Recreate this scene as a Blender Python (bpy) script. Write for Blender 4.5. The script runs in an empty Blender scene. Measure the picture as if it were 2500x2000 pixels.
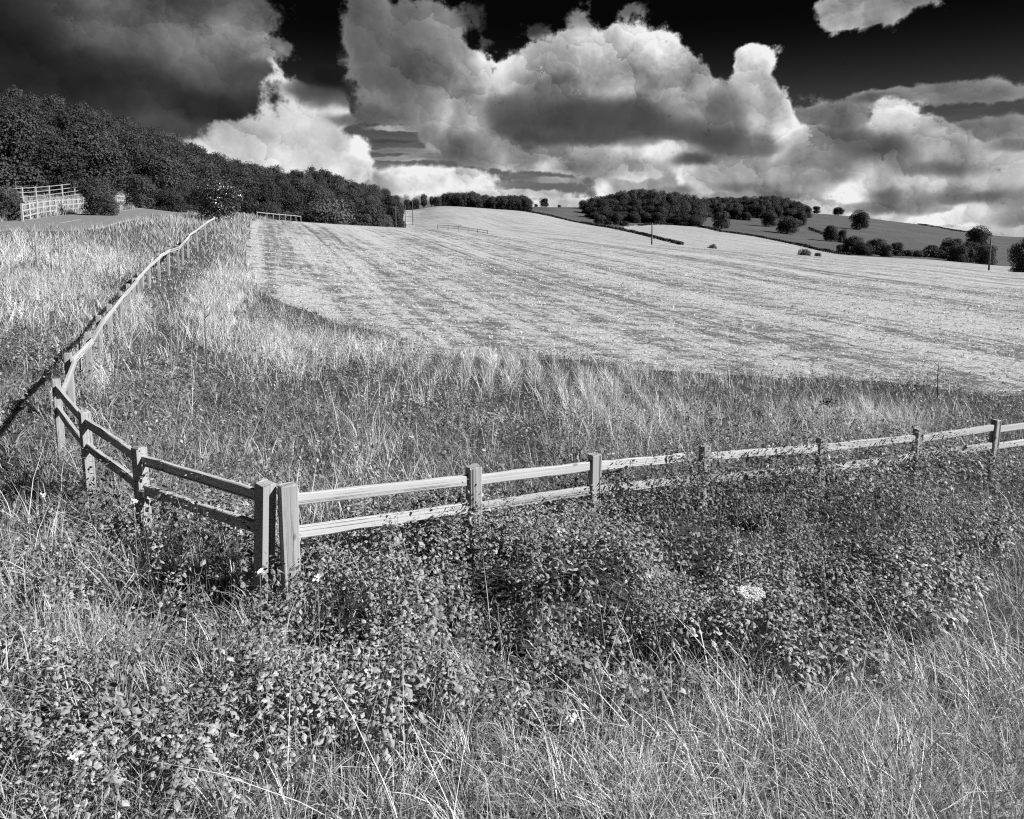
import bpy, math, random
import numpy as np
from mathutils import Vector, Matrix

scene = bpy.context.scene
R = math.radians

# ------------------------------------------------------------------ camera
FPX, CX, PY0, PITCH = 1750.0, 1250.0, 744.0, R(6.0)      # photograph coordinates: 2500 x 2000
cP, sP = math.cos(PITCH), math.sin(PITCH)
cam = bpy.data.cameras.new('camera')
cam_o = bpy.data.objects.new('camera', cam)
scene.collection.objects.link(cam_o)
scene.camera = cam_o
cam.sensor_width = 36.0
cam.lens = 36.0 * FPX / 2500.0
cam.shift_y = -(1000.0 - PY0) / 2500.0
cam.clip_start = 0.05
cam.clip_end = 20000
cam_o.location = (0, 0, 0)
cam_o.rotation_euler = (R(90) - PITCH, 0, 0)

# ------------------------------------------------------------------ sun
SUN_EL, SUN_AZ = R(34.0), R(-12.0)        # azimuth measured from +X (right of the view) towards +Y
sun = bpy.data.lights.new('sun', 'SUN')
sun.energy = 5.0
sun.angle = R(0.5)
sun.color = (1, 1, 1)
sun_o = bpy.data.objects.new('sun', sun)
scene.collection.objects.link(sun_o)
sdir = Vector((math.cos(SUN_EL) * math.cos(SUN_AZ), math.cos(SUN_EL) * math.sin(SUN_AZ), math.sin(SUN_EL)))
sun_o.rotation_euler = sdir.to_track_quat('Z', 'Y').to_euler()
sun_o.location = (0, 0, 50)

# ------------------------------------------------------------------ exposure
scene.view_settings.view_transform = 'Standard'
scene.view_settings.look = 'None'
scene.view_settings.exposure = 0.9
scene.view_settings.gamma = 1.0
scene.view_settings.use_curve_mapping = False
scene.cycles.max_bounces = 5
scene.cycles.diffuse_bounces = 2
scene.cycles.glossy_bounces = 2
scene.cycles.transmission_bounces = 3
scene.cycles.transparent_max_bounces = 8
scene.cycles.use_denoising = False
scene.cycles.use_adaptive_sampling = True
scene.cycles.adaptive_threshold = 0.02
scene.cycles.pixel_filter_type = 'BLACKMAN_HARRIS'
scene.cycles.filter_width = 1.2


def ray(px, py):
    dx, dy = (px - CX) / FPX, (PY0 - py) / FPX
    return (dx, cP + dy * sP, dy * cP - sP)


def at(px, py, Y):
    x, y, z = ray(px, py)
    return (x * Y / y, Y, z * Y / y)


def project(x, y, z):
    """world point(s) -> photograph pixel(s)"""
    depth = y * cP - z * sP
    up = y * sP + z * cP
    return CX + FPX * x / depth, PY0 - FPX * up / depth


# ------------------------------------------------------------------ world: sky seen through a red filter, with clouds
world = bpy.data.worlds.new('World')
scene.world = world
world.use_nodes = True
world.cycles.sampling_method = 'NONE'
wt = world.node_tree
wt.nodes.clear()


class G:
    """small expression helper on a node tree"""
    def __init__(s, tree):
        s.t = tree

    def n(s, kind):
        return s.t.nodes.new(kind)

    def put(s, sock, v):
        if isinstance(v, bpy.types.NodeSocket):
            s.t.links.new(v, sock)
        else:
            sock.default_value = v

    def m(s, op, a, b=None, c=None, clamp=False):
        nd = s.n('ShaderNodeMath')
        nd.operation = op
        nd.use_clamp = clamp
        s.put(nd.inputs[0], a)
        if b is not None:
            s.put(nd.inputs[1], b)
        if c is not None:
            s.put(nd.inputs[2], c)
        return nd.outputs[0]

    def mr(s, v, a, b, c=0.0, d=1.0, smooth=True):
        nd = s.n('ShaderNodeMapRange')
        nd.interpolation_type = 'SMOOTHSTEP' if smooth else 'LINEAR'
        s.put(nd.inputs[0], v)
        for i, q in enumerate((a, b, c, d)):
            s.put(nd.inputs[i + 1], q)
        return nd.outputs[0]

    def mix(s, f, a, b):
        nd = s.n('ShaderNodeMix')
        s.put(nd.inputs[0], f)
        s.put(nd.inputs[2], a)
        s.put(nd.inputs[3], b)
        return nd.outputs[0]

    def xyz(s, x, y, z):
        nd = s.n('ShaderNodeCombineXYZ')
        for i, q in enumerate((x, y, z)):
            s.put(nd.inputs[i], q)
        return nd.outputs[0]

    def noise(s, vec, scale, detail=6.0, rough=0.55, lac=2.0, dist=0.0):
        nd = s.n('ShaderNodeTexNoise')
        nd.noise_dimensions = '2D'
        nd.inputs['Scale'].default_value = scale
        nd.inputs['Detail'].default_value = detail
        nd.inputs['Roughness'].default_value = rough
        nd.inputs['Lacunarity'].default_value = lac
        nd.inputs['Distortion'].default_value = dist
        if vec is not None:
            s.t.links.new(vec, nd.inputs['Vector'])
        return nd.outputs[0]

    def puff(s, vec, scale, detail=3.0, rough=0.5, smooth=0.35):
        nd = s.n('ShaderNodeTexVoronoi')
        nd.voronoi_dimensions = '2D'
        nd.feature = 'F1'
        nd.inputs['Scale'].default_value = scale
        nd.inputs['Detail'].default_value = detail
        nd.inputs['Roughness'].default_value = rough
        s.t.links.new(vec, nd.inputs['Vector'])
        return s.m('SUBTRACT', 1.0, nd.outputs['Distance'])


def lin(t):
    return t ** 2.2


g = G(wt)
tc = g.n('ShaderNodeTexCoord')
sep = g.n('ShaderNodeSeparateXYZ')
wt.links.new(tc.outputs['Generated'], sep.inputs[0])
dx_, dy_, dz_ = sep.outputs
az = g.m('ARCTAN2', dx_, dy_)
U0 = g.m('MULTIPLY', az, 17.5)                       # 1 unit ~ 100 photograph pixels at the middle
hyp = g.m('SQRT', g.m('ADD', g.m('MULTIPLY', dx_, dx_), g.m('MULTIPLY', dy_, dy_)))
V0 = g.m('MAXIMUM', g.m('MULTIPLY', g.m('DIVIDE', dz_, g.m('MAXIMUM', hyp, 0.05)), 17.5), -0.6)
Vn = g.m('MULTIPLY', g.m('POWER', g.m('MAXIMUM', V0, 0.001), 0.8), 1.0)
SP = g.xyz(g.m('MULTIPLY', U0, 1.0), V0, 0.0)        # sheet coordinates for the cloud noise


def uv(px, py):
    x, y, z = ray(px, py)
    return math.atan2(x, y) * 17.5, z / math.hypot(x, y) * 17.5


def shifted(vec, du, dv, dw=0.0):
    nd = g.n('ShaderNodeVectorMath')
    nd.operation = 'ADD'
    wt.links.new(vec, nd.inputs[0])
    nd.inputs[1].default_value = (du, dv, dw)
    return nd.outputs[0]


def scaled(vec, su, sv, sw=1.0):
    nd = g.n('ShaderNodeVectorMath')
    nd.operation = 'MULTIPLY'
    wt.links.new(vec, nd.inputs[0])
    nd.inputs[1].default_value = (su, sv, sw)
    return nd.outputs[0]


def blobfield(U, V, blobs):
    """sum of soft ellipses, and their weighted tone"""
    sw, s2, st = 0.0, 0.0, 0.0
    for b in blobs:
        px, py, rx, ry, tone = b[:5]
        amp = b[5] if len(b) > 5 else 1.0
        u, v = uv(px, py)
        iu, iv = 100.0 / rx, 100.0 / ry
        a = g.m('MULTIPLY_ADD', U, iu, -u * iu)
        c = g.m('MULTIPLY_ADD', V, iv, -v * iv)
        d2 = g.m('MULTIPLY_ADD', c, c, g.m('MULTIPLY', a, a))
        w = g.m('POWER', 0.36788, d2)
        if amp != 1.0:
            w = g.m('MULTIPLY', w, amp)
        sw = g.m('ADD', w, sw)
        w2 = g.m('MULTIPLY', w, w)
        s2 = g.m('ADD', w2, s2)
        st = g.m('MULTIPLY_ADD', w2, tone, st)
    return sw, g.m('DIVIDE', st, g.m('MAXIMUM', s2, 1e-6))


# one turbulent field shared by all cloud decks
w1 = g.noise(shifted(SP, 31.0, 5.0), 0.5, 4.0, 0.6)
w2 = g.noise(shifted(SP, 3.0, 77.0), 0.5, 4.0, 0.6)
WU = g.m('SUBTRACT', w1, 0.5)
WV = g.m('SUBTRACT', w2, 0.5)


fine1 = g.noise(shifted(SP, 11.0, 9.0), 2.2, 6.0, 0.62)
fine2 = g.noise(shifted(SP, 23.0, 19.0), 2.2, 6.0, 0.62)


def vmath(op, a, b):
    nd = g.n('ShaderNodeVectorMath')
    nd.operation = op
    wt.links.new(a, nd.inputs[0])
    if isinstance(b, tuple):
        nd.inputs[1].default_value = b
    else:
        wt.links.new(b, nd.inputs[1])
    return nd


TW = g.xyz(g.m('MULTIPLY_ADD', WU, 0.8, g.m('MULTIPLY', g.m('SUBTRACT', fine1, 0.5), 0.75)),
           g.m('MULTIPLY_ADD', WV, 0.8, g.m('MULTIPLY', g.m('SUBTRACT', fine2, 0.5), 0.75)), 0.0)
TV = vmath('ADD', SP, TW).outputs[0]


def cells(scale, jump):
    """rounded heads: height of each head, and how much it turns to the sun"""
    vec = vmath('MULTIPLY', vmath('ADD', TV, (jump, jump * .3, 0.0)).outputs[0], (1.0, 1.15, 1.0)).outputs[0]
    nd = g.n('ShaderNodeTexVoronoi')
    nd.voronoi_dimensions = '2D'
    nd.feature = 'F1'
    nd.inputs['Scale'].default_value = scale
    wt.links.new(vec, nd.inputs['Vector'])
    off = vmath('SUBTRACT', vec, nd.outputs['Position']).outputs[0]
    dt = vmath('DOT_PRODUCT', off, (0.55 * scale, 0.83 * scale, 0.0))
    return g.m('SUBTRACT', 1.0, nd.outputs['Distance']), dt.outputs['Value']


H1, S1 = cells(0.75, 0.0)
H2, S2 = cells(1.9, 4.4)
H3, S3 = cells(4.6, 8.1)
P1 = g.m('ADD', g.m('MULTIPLY', H1, 0.5), g.m('ADD', g.m('MULTIPLY', H2, 0.32), g.m('MULTIPLY', H3, 0.18)))
SH = g.m('ADD', g.m('MULTIPLY', S1, 0.5), g.m('ADD', g.m('MULTIPLY', S2, 0.30), g.m('MULTIPLY', S3, 0.10)))
F1 = g.noise(vmath('ADD', SP, g.xyz(WU, WV, 0.0)).outputs[0], 0.7, 8.0, 0.52)
WISP = g.noise(scaled(SP, 0.35, 1.6), 1.0, 6.0, 0.6)


def layer(blobs, edge=0.16, rag=0.9, thr=0.3, relief=0.35, wamt=1.0, outside=0.0, pw=0.5, wisp=0.0, con=1.35):
    U = g.m('MULTIPLY_ADD', WU, wamt, U0)
    V = g.m('MULTIPLY_ADD', WV, wamt * 0.8, V0)
    D, T = blobfield(U, V, blobs)
    body = g.m('ADD', g.m('MULTIPLY', F1, 1.0 - pw), g.m('MULTIPLY', P1, pw))
    cut = g.m('SUBTRACT', body, 0.5 * (1 - pw) + 0.6 * pw)
    if wisp:
        cut = g.m('MULTIPLY_ADD', g.m('SUBTRACT', WISP, 0.5), wisp, cut)
    Dr = g.m('MULTIPLY_ADD', cut, rag, D)
    Dr = g.m('MULTIPLY_ADD', g.m('SUBTRACT', fine1, 0.5), 0.75 * edge / 0.26, Dr)
    T = g.m('MULTIPLY_ADD', T, con, (1 - con) * 0.52)
    if outside:
        au = g.mr(g.m('ABSOLUTE', U0), 12.5, 15.0)
        av = g.mr(V0, 6.0, 8.0)
        om = g.m('MAXIMUM', au, av)
        Dr = g.m('MULTIPLY_ADD', om, outside, Dr)
        T = g.mix(om, T, 0.5)
    alpha = g.mr(Dr, thr, thr + edge)
    sh = g.m('MULTIPLY', g.m('MULTIPLY_ADD', SH, 0.34, g.m('MULTIPLY', g.m('SUBTRACT', F1, 0.5), 1.5)), relief)
    sh = g.m('MULTIPLY', sh, g.mr(T, 0.22, 0.60, 0.35, 1.0))
    rim = g.m('MULTIPLY', g.m('SUBTRACT', 1.0, g.mr(Dr, thr, thr + 0.9)), 0.14)
    tone = g.m('MULTIPLY', T, g.m('ADD', 1.0, g.m('ADD', sh, rim)))
    tone = g.m('MINIMUM', g.m('MAXIMUM', tone, 0.07), 0.95)
    return alpha, tone


# clear sky: the red light of a real sky, strongly filtered
sky = g.n('ShaderNodeTexSky')
sky.sky_type = 'NISHITA'
sky.sun_disc = False
sky.sun_elevation = SUN_EL
sky.sun_rotation = R(90) - SUN_AZ
sky.air_density = 1.0
sky.dust_density = 0.6
sky.ozone_density = 1.0
srgb = g.n('ShaderNodeSeparateColor')
wt.links.new(sky.outputs[0], srgb.inputs[0])
red = g.m('SUBTRACT', g.m('MULTIPLY', srgb.outputs[0], 1.15), g.m('MULTIPLY', srgb.outputs[2], 0.28))
red = g.m('MULTIPLY', g.m('MAXIMUM', red, 0.02), 0.045)
clear = g.m('POWER', g.m('MAXIMUM', red, 0.0), 0.4545)
# thin high veil near the horizon
clear = g.m('MAXIMUM', g.mr(clear, 0.34, 0.50, 0.05, 0.46, False), g.mr(V0, 5.0, 0.6, 0.06, 0.42))
veil = g.noise(scaled(SP, 0.22, 2.4), 1.0, 6.0, 0.6)
vm = g.m('MULTIPLY', g.mr(veil, 0.45, 0.75), g.mr(V0, 3.2, 0.0))
clear = g.mix(g.m('MULTIPLY', vm, 0.8), clear, 0.66)

BACK = [  # low banks and streaks behind
 (880,455,120,34,.76),(1010,440,110,30,.76),(1130,436,90,24,.70),(1260,474,140,12,.66),(1400,500,160,14,.72),
 (1000,312,110,9,.55,.95),(960,345,60,5,.33,.8),(990,368,120,7,.45,.9),(960,388,80,6,.5,.8),(1060,384,70,6,.45,.8),
 (1560,440,110,34,.58),(1650,410,90,40,.62),(1720,455,130,34,.66),(1560,500,120,16,.62),
 (1850,440,130,60,.62),(1880,500,150,30,.60),(2040,470,130,50,.62),(2130,520,150,40,.68),(2300,500,120,60,.58),
 (2420,470,100,60,.56),(2350,560,160,26,.74),(2480,560,90,50,.70),(1760,340,80,60,.52),(1480,462,20,24,.95,.9),
 (2060,330,90,50,.52),(1940,350,90,60,.52),(1960,290,90,20,.46),(2240,440,90,40,.52),(2470,400,60,50,.60),
 (2280,222,140,20,.50,.9),(2420,238,110,16,.46,.9),(2150,240,50,10,.38,.8),(2460,310,100,22,.48),(2330,335,80,20,.48),
 (1330,440,60,10,.50,.7),(1480,520,160,20,.70),(1700,520,160,30,.62),(1960,560,200,30,.70),(2240,580,200,30,.74)]
MID = [   # the large cumulus
 (880,40,50,60,.40),(900,110,50,50,.40),(960,170,90,80,.43),(1020,60,90,80,.46),(1070,150,60,80,.52),(1010,230,110,60,.47),(1130,210,60,70,.66),
 (1110,280,80,50,.62),(900,280,60,24,.40,.8),(1060,330,50,30,.47,.8),(1140,360,70,40,.48),(1165,40,50,40,.30,.5),(1165,165,18,26,.74,.6),(1180,110,26,14,.30,.4),
 (1240,200,30,30,.64),(1300,165,60,50,.66),(1400,120,60,50,.70),(1510,100,50,45,.72),(1600,120,60,50,.68),(1640,185,60,70,.66),(1500,180,110,60,.62),
 (1320,230,90,50,.50),(1260,270,80,40,.38),(1400,270,110,40,.34),(1520,280,110,40,.36),(1620,320,80,36,.36),(1680,250,60,60,.54),(1450,330,120,22,.36),(1300,320,80,20,.42),
 (1722,205,30,40,.66),(1858,138,40,34,.76),(1832,160,30,40,.62),(1838,215,36,44,.64),(1780,275,50,50,.46),(1850,275,50,50,.60),(1905,300,26,60,.74),(1885,240,20,30,.70,.7),
 (1760,330,70,34,.36),(1850,350,60,26,.42),(1200,370,80,30,.52),(1290,385,100,26,.62),(1420,372,90,30,.58),(1500,405,120,26,.56),
 (1620,372,80,24,.66),(1250,345,60,16,.56),(2185,295,50,50,.66),(2240,345,70,40,.60),(2170,362,80,26,.36),(2310,370,60,28,.60),(2090,350,50,30,.44),
 (2120,440,50,36,.70),(2240,460,50,30,.66),(2080,400,120,26,.48),(2000,380,70,40,.52),(1740,440,80,28,.72),(1840,420,80,30,.56),(1690,390,40,16,.36),
 (2440,420,60,40,.58),(2400,530,50,20,.68),(1950,440,80,30,.58),(2330,410,80,20,.42),(2200,500,60,20,.50),(2460,490,50,30,.48),(2290,540,40,14,.80),
 (1960,330,36,20,.66,.8),(2010,325,40,14,.50,.8),(1985,420,40,20,.68,.8),(2040,430,50,14,.44,.8),(2060,470,34,22,.70,.9),(1900,480,60,14,.46,.8),
 (2120,420,34,26,.76,.9),(2160,470,50,14,.44,.8),(2270,445,34,20,.72,.9),(2320,480,60,14,.42,.8),(2380,440,40,24,.72,.9),(2420,475,40,12,.36,.9),
 (2350,460,36,16,.40,.8),(2180,535,34,16,.76,.9),(2100,510,50,12,.48,.8),(2420,505,40,18,.72,.9),(2470,530,40,14,.46,.8),(2370,585,50,12,.80,.9),
 (1660,340,40,16,.40,.8),(1580,350,50,12,.44,.8),(1700,420,40,20,.74,.8),(1800,455,50,14,.48,.8),(1560,430,50,14,.66,.8),(1640,470,60,12,.52,.8),
 (1400,405,50,12,.44,.7),(1330,400,40,12,.72,.7),(2380,385,60,16,.62,.8),(2480,350,50,14,.46,.8),(2290,330,30,14,.70,.7),
 (2060,20,60,45,.66),(2140,25,80,40,.56),(2200,0,60,26,.42,.9),(1415,35,38,34,.46,.62),(1540,22,38,22,.42,.6),(1310,78,42,22,.30,.55)]
PLUME = [  # bright plume behind the dark mass
 (650,190,30,50,.76),(640,260,70,55,.78),(600,325,110,45,.74),(720,300,70,50,.72),(790,330,50,50,.74),(760,390,100,50,.78),
 (880,365,22,28,.97,.95),(820,265,24,16,.84,.9),(520,310,110,36,.68),(440,310,80,30,.60),(700,420,130,50,.76),(850,420,60,30,.82),(560,380,120,50,.74),
 (750,225,70,18,.36,.85),(800,190,50,28,.22,.8),(690,120,40,30,.44,.85),(850,290,70,14,.42,.8),(800,250,60,16,.40,.7)]
DARK = [  # the dark mass at the left
 (-150,100,200,200,.15),(0,60,150,150,.17),(60,200,160,90,.19),(150,20,110,60,.32),(260,70,110,80,.40),(400,90,110,70,.42),
 (340,180,150,50,.22),(200,180,120,60,.19),(200,260,200,50,.26),(480,170,110,60,.38),(560,90,80,60,.46),(560,200,80,50,.28),(590,20,70,40,.36),
 (500,245,130,30,.20),(380,250,120,34,.22),(330,310,140,30,.32),(650,30,50,40,.40,.85),(640,120,50,30,.56,.8),(230,10,60,30,.44),
 (100,300,200,60,.27),(480,20,100,40,.36)]
aB, tB = layer(BACK, edge=0.34, rag=0.7, thr=0.26, relief=0.8, wamt=0.35, outside=0.25, pw=0.3, wisp=0.5)
aP, tP = layer(PLUME, edge=0.34, rag=0.8, thr=0.34, relief=0.5, wamt=0.5, pw=0.5)
aM, tM = layer(MID, edge=0.30, rag=1.05, thr=0.34, relief=0.9, wamt=0.5, pw=0.5, con=1.4)
aD, tD = layer(DARK, edge=0.55, rag=0.7, thr=0.28, relief=1.3, wamt=1.0, pw=0.35, con=1.05)
t = g.mix(aB, clear, tB)
t = g.mix(aP, t, tP)
t = g.mix(aM, t, tM)
t = g.mix(aD, t, tD)
t = g.m('MULTIPLY', g.m('POWER', g.m('MAXIMUM', t, 0.0), 2.2), 0.53)
# below the horizon the far haze simply goes on
bg = g.n('ShaderNodeBackground')
wt.links.new(g.xyz(t, t, t), bg.inputs[0])
bg.inputs[1].default_value = 1.0
wo = g.n('ShaderNodeOutputWorld')
wt.links.new(bg.outputs[0], wo.inputs[0])

# ------------------------------------------------------------------ helpers
COL = scene.collection


def link(name, data, parent=None):
    o = bpy.data.objects.new(name, data)
    COL.objects.link(o)
    if parent is not None:
        o.parent = parent
    return o


def tag(o, label=None, cat=None, group=None, kind=None):
    if label: o['label'] = label
    if cat: o['category'] = cat
    if group: o['group'] = group
    if kind: o['kind'] = kind
    return o


def thing(name, label, cat, loc=(0, 0, 0), rz=0.0, group=None):
    o = link(name, None)
    o.location = loc
    o.rotation_euler = (0, 0, rz)
    return tag(o, label, cat, group)


def tri_mesh(name, V, T, mat=None, tone=None, smooth=False):
    me = bpy.data.meshes.new(name)
    V = np.ascontiguousarray(V, dtype=np.float32)
    T = np.ascontiguousarray(T, dtype=np.int32)
    k = T.shape[1]
    me.vertices.add(len(V))
    me.vertices.foreach_set('co', V.ravel())
    me.loops.add(T.size)
    me.loops.foreach_set('vertex_index', T.ravel())
    me.polygons.add(len(T))
    me.polygons.foreach_set('loop_start', np.arange(0, T.size, k, dtype=np.int32))
    me.polygons.foreach_set('use_smooth', np.full(len(T), smooth, dtype=bool))
    me.update(calc_edges=True)
    if tone is not None:
        at_ = me.attributes.new('tone', 'FLOAT', 'POINT')
        at_.data.foreach_set('value', np.ascontiguousarray(tone, dtype=np.float32))
    if mat: me.materials.append(mat)
    return me


class MB:
    """collects boxes, tubes and loose faces into one mesh"""
    def __init__(s):
        s.v, s.f = [], []

    def box(s, c, size, rot=None, taper=1.0, bevel=0.0):
        hx, hy, hz = size[0] / 2, size[1] / 2, size[2] / 2
        b = len(s.v)
        pts = []
        if bevel > 0:
            e = bevel
            ring = lambda z, i: [(-hx + i, -hy + e + i, z), (-hx + e + i, -hy + i, z), (hx - e - i, -hy + i, z), (hx - i, -hy + e + i, z),
                                 (hx - i, hy - e - i, z), (hx - e - i, hy - i, z), (-hx + e + i, hy - i, z), (-hx + i, hy - e - i, z)]
            pts = ring(-hz, 0) + ring(hz - e, 0) + ring(hz, e * 0.8)
            n = 8
            fs = [tuple(range(n))[::-1]]
            for k in range(2):
                for i in range(n):
                    fs.append((k * n + i, k * n + (i + 1) % n, (k + 1) * n + (i + 1) % n, (k + 1) * n + i))
            fs.append(tuple(range(2 * n, 3 * n)))
        else:
            for z, t in ((-hz, 1.0), (hz, taper)):
                pts += [(-hx * t, -hy * t, z), (hx * t, -hy * t, z), (hx * t, hy * t, z), (-hx * t, hy * t, z)]
            fs = [(3, 2, 1, 0), (4, 5, 6, 7), (0, 1, 5, 4), (1, 2, 6, 5), (2, 3, 7, 6), (3, 0, 4, 7)]
        c = Vector(c)
        for p in pts:
            p = Vector(p)
            if rot is not None: p = rot @ p
            s.v.append(tuple(p + c))
        s.f += [tuple(b + i for i in f) for f in fs]
        return s

    def tube(s, path, radii, n=6):
        b = len(s.v)
        P = [Vector(p) for p in path]
        for i, p in enumerate(P):
            d = (P[min(i + 1, len(P) - 1)] - P[max(i - 1, 0)]).normalized()
            u = d.cross(Vector((0.31, 0.92, 0.2))).normalized()
            w = d.cross(u)
            for k in range(n):
                a = 2 * math.pi * k / n
                s.v.append(tuple(p + (u * math.cos(a) + w * math.sin(a)) * radii[i]))
        for i in range(len(P) - 1):
            for k in range(n):
                s.f.append((b + i * n + k, b + i * n + (k + 1) % n, b + (i + 1) * n + (k + 1) % n, b + (i + 1) * n + k))
        s.f.append(tuple(b + k for k in range(n))[::-1])
        s.f.append(tuple(b + (len(P) - 1) * n + k for k in range(n)))
        return s

    def mesh(s, name, mat=None, smooth=False):
        me = bpy.data.meshes.new(name)
        me.from_pydata(s.v, [], s.f)
        if mat: me.materials.append(mat)
        if smooth: me.polygons.foreach_set('use_smooth', [True] * len(me.polygons))
        me.update()
        return me

    def build(s, name, mat, parent=None, smooth=False):
        return link(name, s.mesh(name, mat, smooth), parent)


def vnoise(x, y, scale, seed=0):
    """smooth value noise in 0..1"""
    x = np.asarray(x, dtype=np.float64) / scale + 1000.5 + seed * 17.13
    y = np.asarray(y, dtype=np.float64) / scale + 1000.5 + seed * 9.71
    xi, yi = np.floor(x).astype(np.int64), np.floor(y).astype(np.int64)
    fx, fy = x - xi, y - yi
    fx, fy = fx * fx * (3 - 2 * fx), fy * fy * (3 - 2 * fy)

    def h(a, b):
        v = (a * 374761393 + b * 668265263 + seed * 2147483647) & 0xffffffff
        v = ((v ^ (v >> 13)) * 1274126177) & 0xffffffff
        return ((v ^ (v >> 16)) & 0xffff) / 65535.0
    return (h(xi, yi) * (1 - fx) + h(xi + 1, yi) * fx) * (1 - fy) + (h(xi, yi + 1) * (1 - fx) + h(xi + 1, yi + 1) * fx) * fy


def fnoise(x, y, scale, seed=0):
    return (vnoise(x, y, scale, seed) * 0.55 + vnoise(x, y, scale * 0.45, seed + 3) * 0.3 + vnoise(x, y, scale * 0.2, seed + 5) * 0.15)


# ------------------------------------------------------------------ materials
def material(name, base, var=0.25, scale=3.0, detail=5.0, rough=0.9, bump=0.0, bscale=20.0, stretch=(1, 1, 1), spec=0.2, attr=False, trans=0.0, coords='Object'):
    m = bpy.data.materials.new(name)
    m.use_nodes = True
    t = m.node_tree
    q = G(t)
    bs = t.nodes['Principled BSDF']
    bs.inputs['Roughness'].default_value = rough
    bs.inputs['Specular IOR Level'].default_value = spec
    tcn = q.n('ShaderNodeTexCoord')
    mp = q.n('ShaderNodeMapping')
    mp.inputs['Scale'].default_value = stretch
    t.links.new(tcn.outputs[coords], mp.inputs[0])
    f = q.noise(mp.outputs[0], scale, detail, 0.6)
    v = q.m('MULTIPLY', base, q.m('MULTIPLY_ADD', q.m('SUBTRACT', f, 0.5), var * 4.0, 1.0))
    if attr == 'tree':
        oi = q.n('ShaderNodeObjectInfo')
        v = q.m('MULTIPLY', v, q.m('MULTIPLY_ADD', oi.outputs['Random'], 0.8, 0.65))
    if attr:
        an = q.n('ShaderNodeAttribute')
        an.attribute_name = 'tone'
        v = q.m('MULTIPLY', v, an.outputs['Fac'])
    v = q.m('MINIMUM', q.m('MAXIMUM', v, 0.004), 0.85)
    c = q.xyz(v, v, v)
    t.links.new(c, bs.inputs['Base Color'])
    if bump:
        bf = q.noise(mp.outputs[0], bscale, 6.0, 0.65)
        bn = q.n('ShaderNodeBump')
        bn.inputs['Strength'].default_value = 1.0
        bn.inputs['Distance'].default_value = bump
        t.links.new(bf, bn.inputs['Height'])
        t.links.new(bn.outputs[0], bs.inputs['Normal'])
    if trans:
        tr = q.n('ShaderNodeBsdfTranslucent')
        t.links.new(c, tr.inputs[0])
        mx = q.n('ShaderNodeMixShader')
        mx.inputs[0].default_value = trans
        t.links.new(bs.outputs[0], mx.inputs[1])
        t.links.new(tr.outputs[0], mx.inputs[2])
        out = t.nodes['Material Output']
        t.links.new(mx.outputs[0], out.inputs[0])
    return m


M_soil = material('verge_soil', 0.05, 0.4, 1.2, bump=0.03, bscale=9)
M_meadow = material('meadow_grass', 0.075, 0.22, 0.03, 8, bump=0.25, bscale=1.6, stretch=(1, 1, 1))
M_asphalt = material('asphalt', 0.17, 0.15, 3.0, bump=0.004, bscale=60)
M_paint = material('road_paint', 0.42, 0.2, 5.0)
M_trunk = material('bark', 0.09, 0.35, 2.0, bump=0.03, bscale=8, stretch=(1, 1, 0.25))
M_crown = material('tree_foliage', 0.041, 0.30, 0.6, 3, rough=0.65, spec=0.3, attr='tree', trans=0.12)
M_shrub = material('shrub_foliage', 0.078, 0.30, 0.6, 3, rough=0.65, spec=0.3, attr='tree', trans=0.12)
M_glossy = material('glossy_foliage', 0.04, 0.2, 1.0, 3, rough=0.30, spec=0.9, attr=True)
M_leaf = material('nettle_leaf', 0.26, 0.16, 1.5, 3, rough=0.5, spec=0.35, attr=True, trans=0.18)
M_blade = material('green_grass', 0.33, 0.14, 1.0, 3, rough=0.55, spec=0.3, attr=True, trans=0.25)
M_straw = material('dry_grass', 0.68, 0.12, 1.0, 3, rough=0.6, spec=0.3, attr=True, trans=0.25)
M_stem = material('plant_stem', 0.28, 0.2, 4.0, 3, attr=False)
M_flower = material('white_petals', 0.78, 0.1, 30.0, 3, trans=0.2)
M_white = material('white_fence_paint', 0.34, 0.12, 2.0)
M_greyrail = material('grey_timber', 0.28, 0.2, 2.0)
M_dark = material('dark_timber', 0.10, 0.2, 2.0)
M_pole = material('pole_timber', 0.10, 0.2, 2.0)


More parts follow.
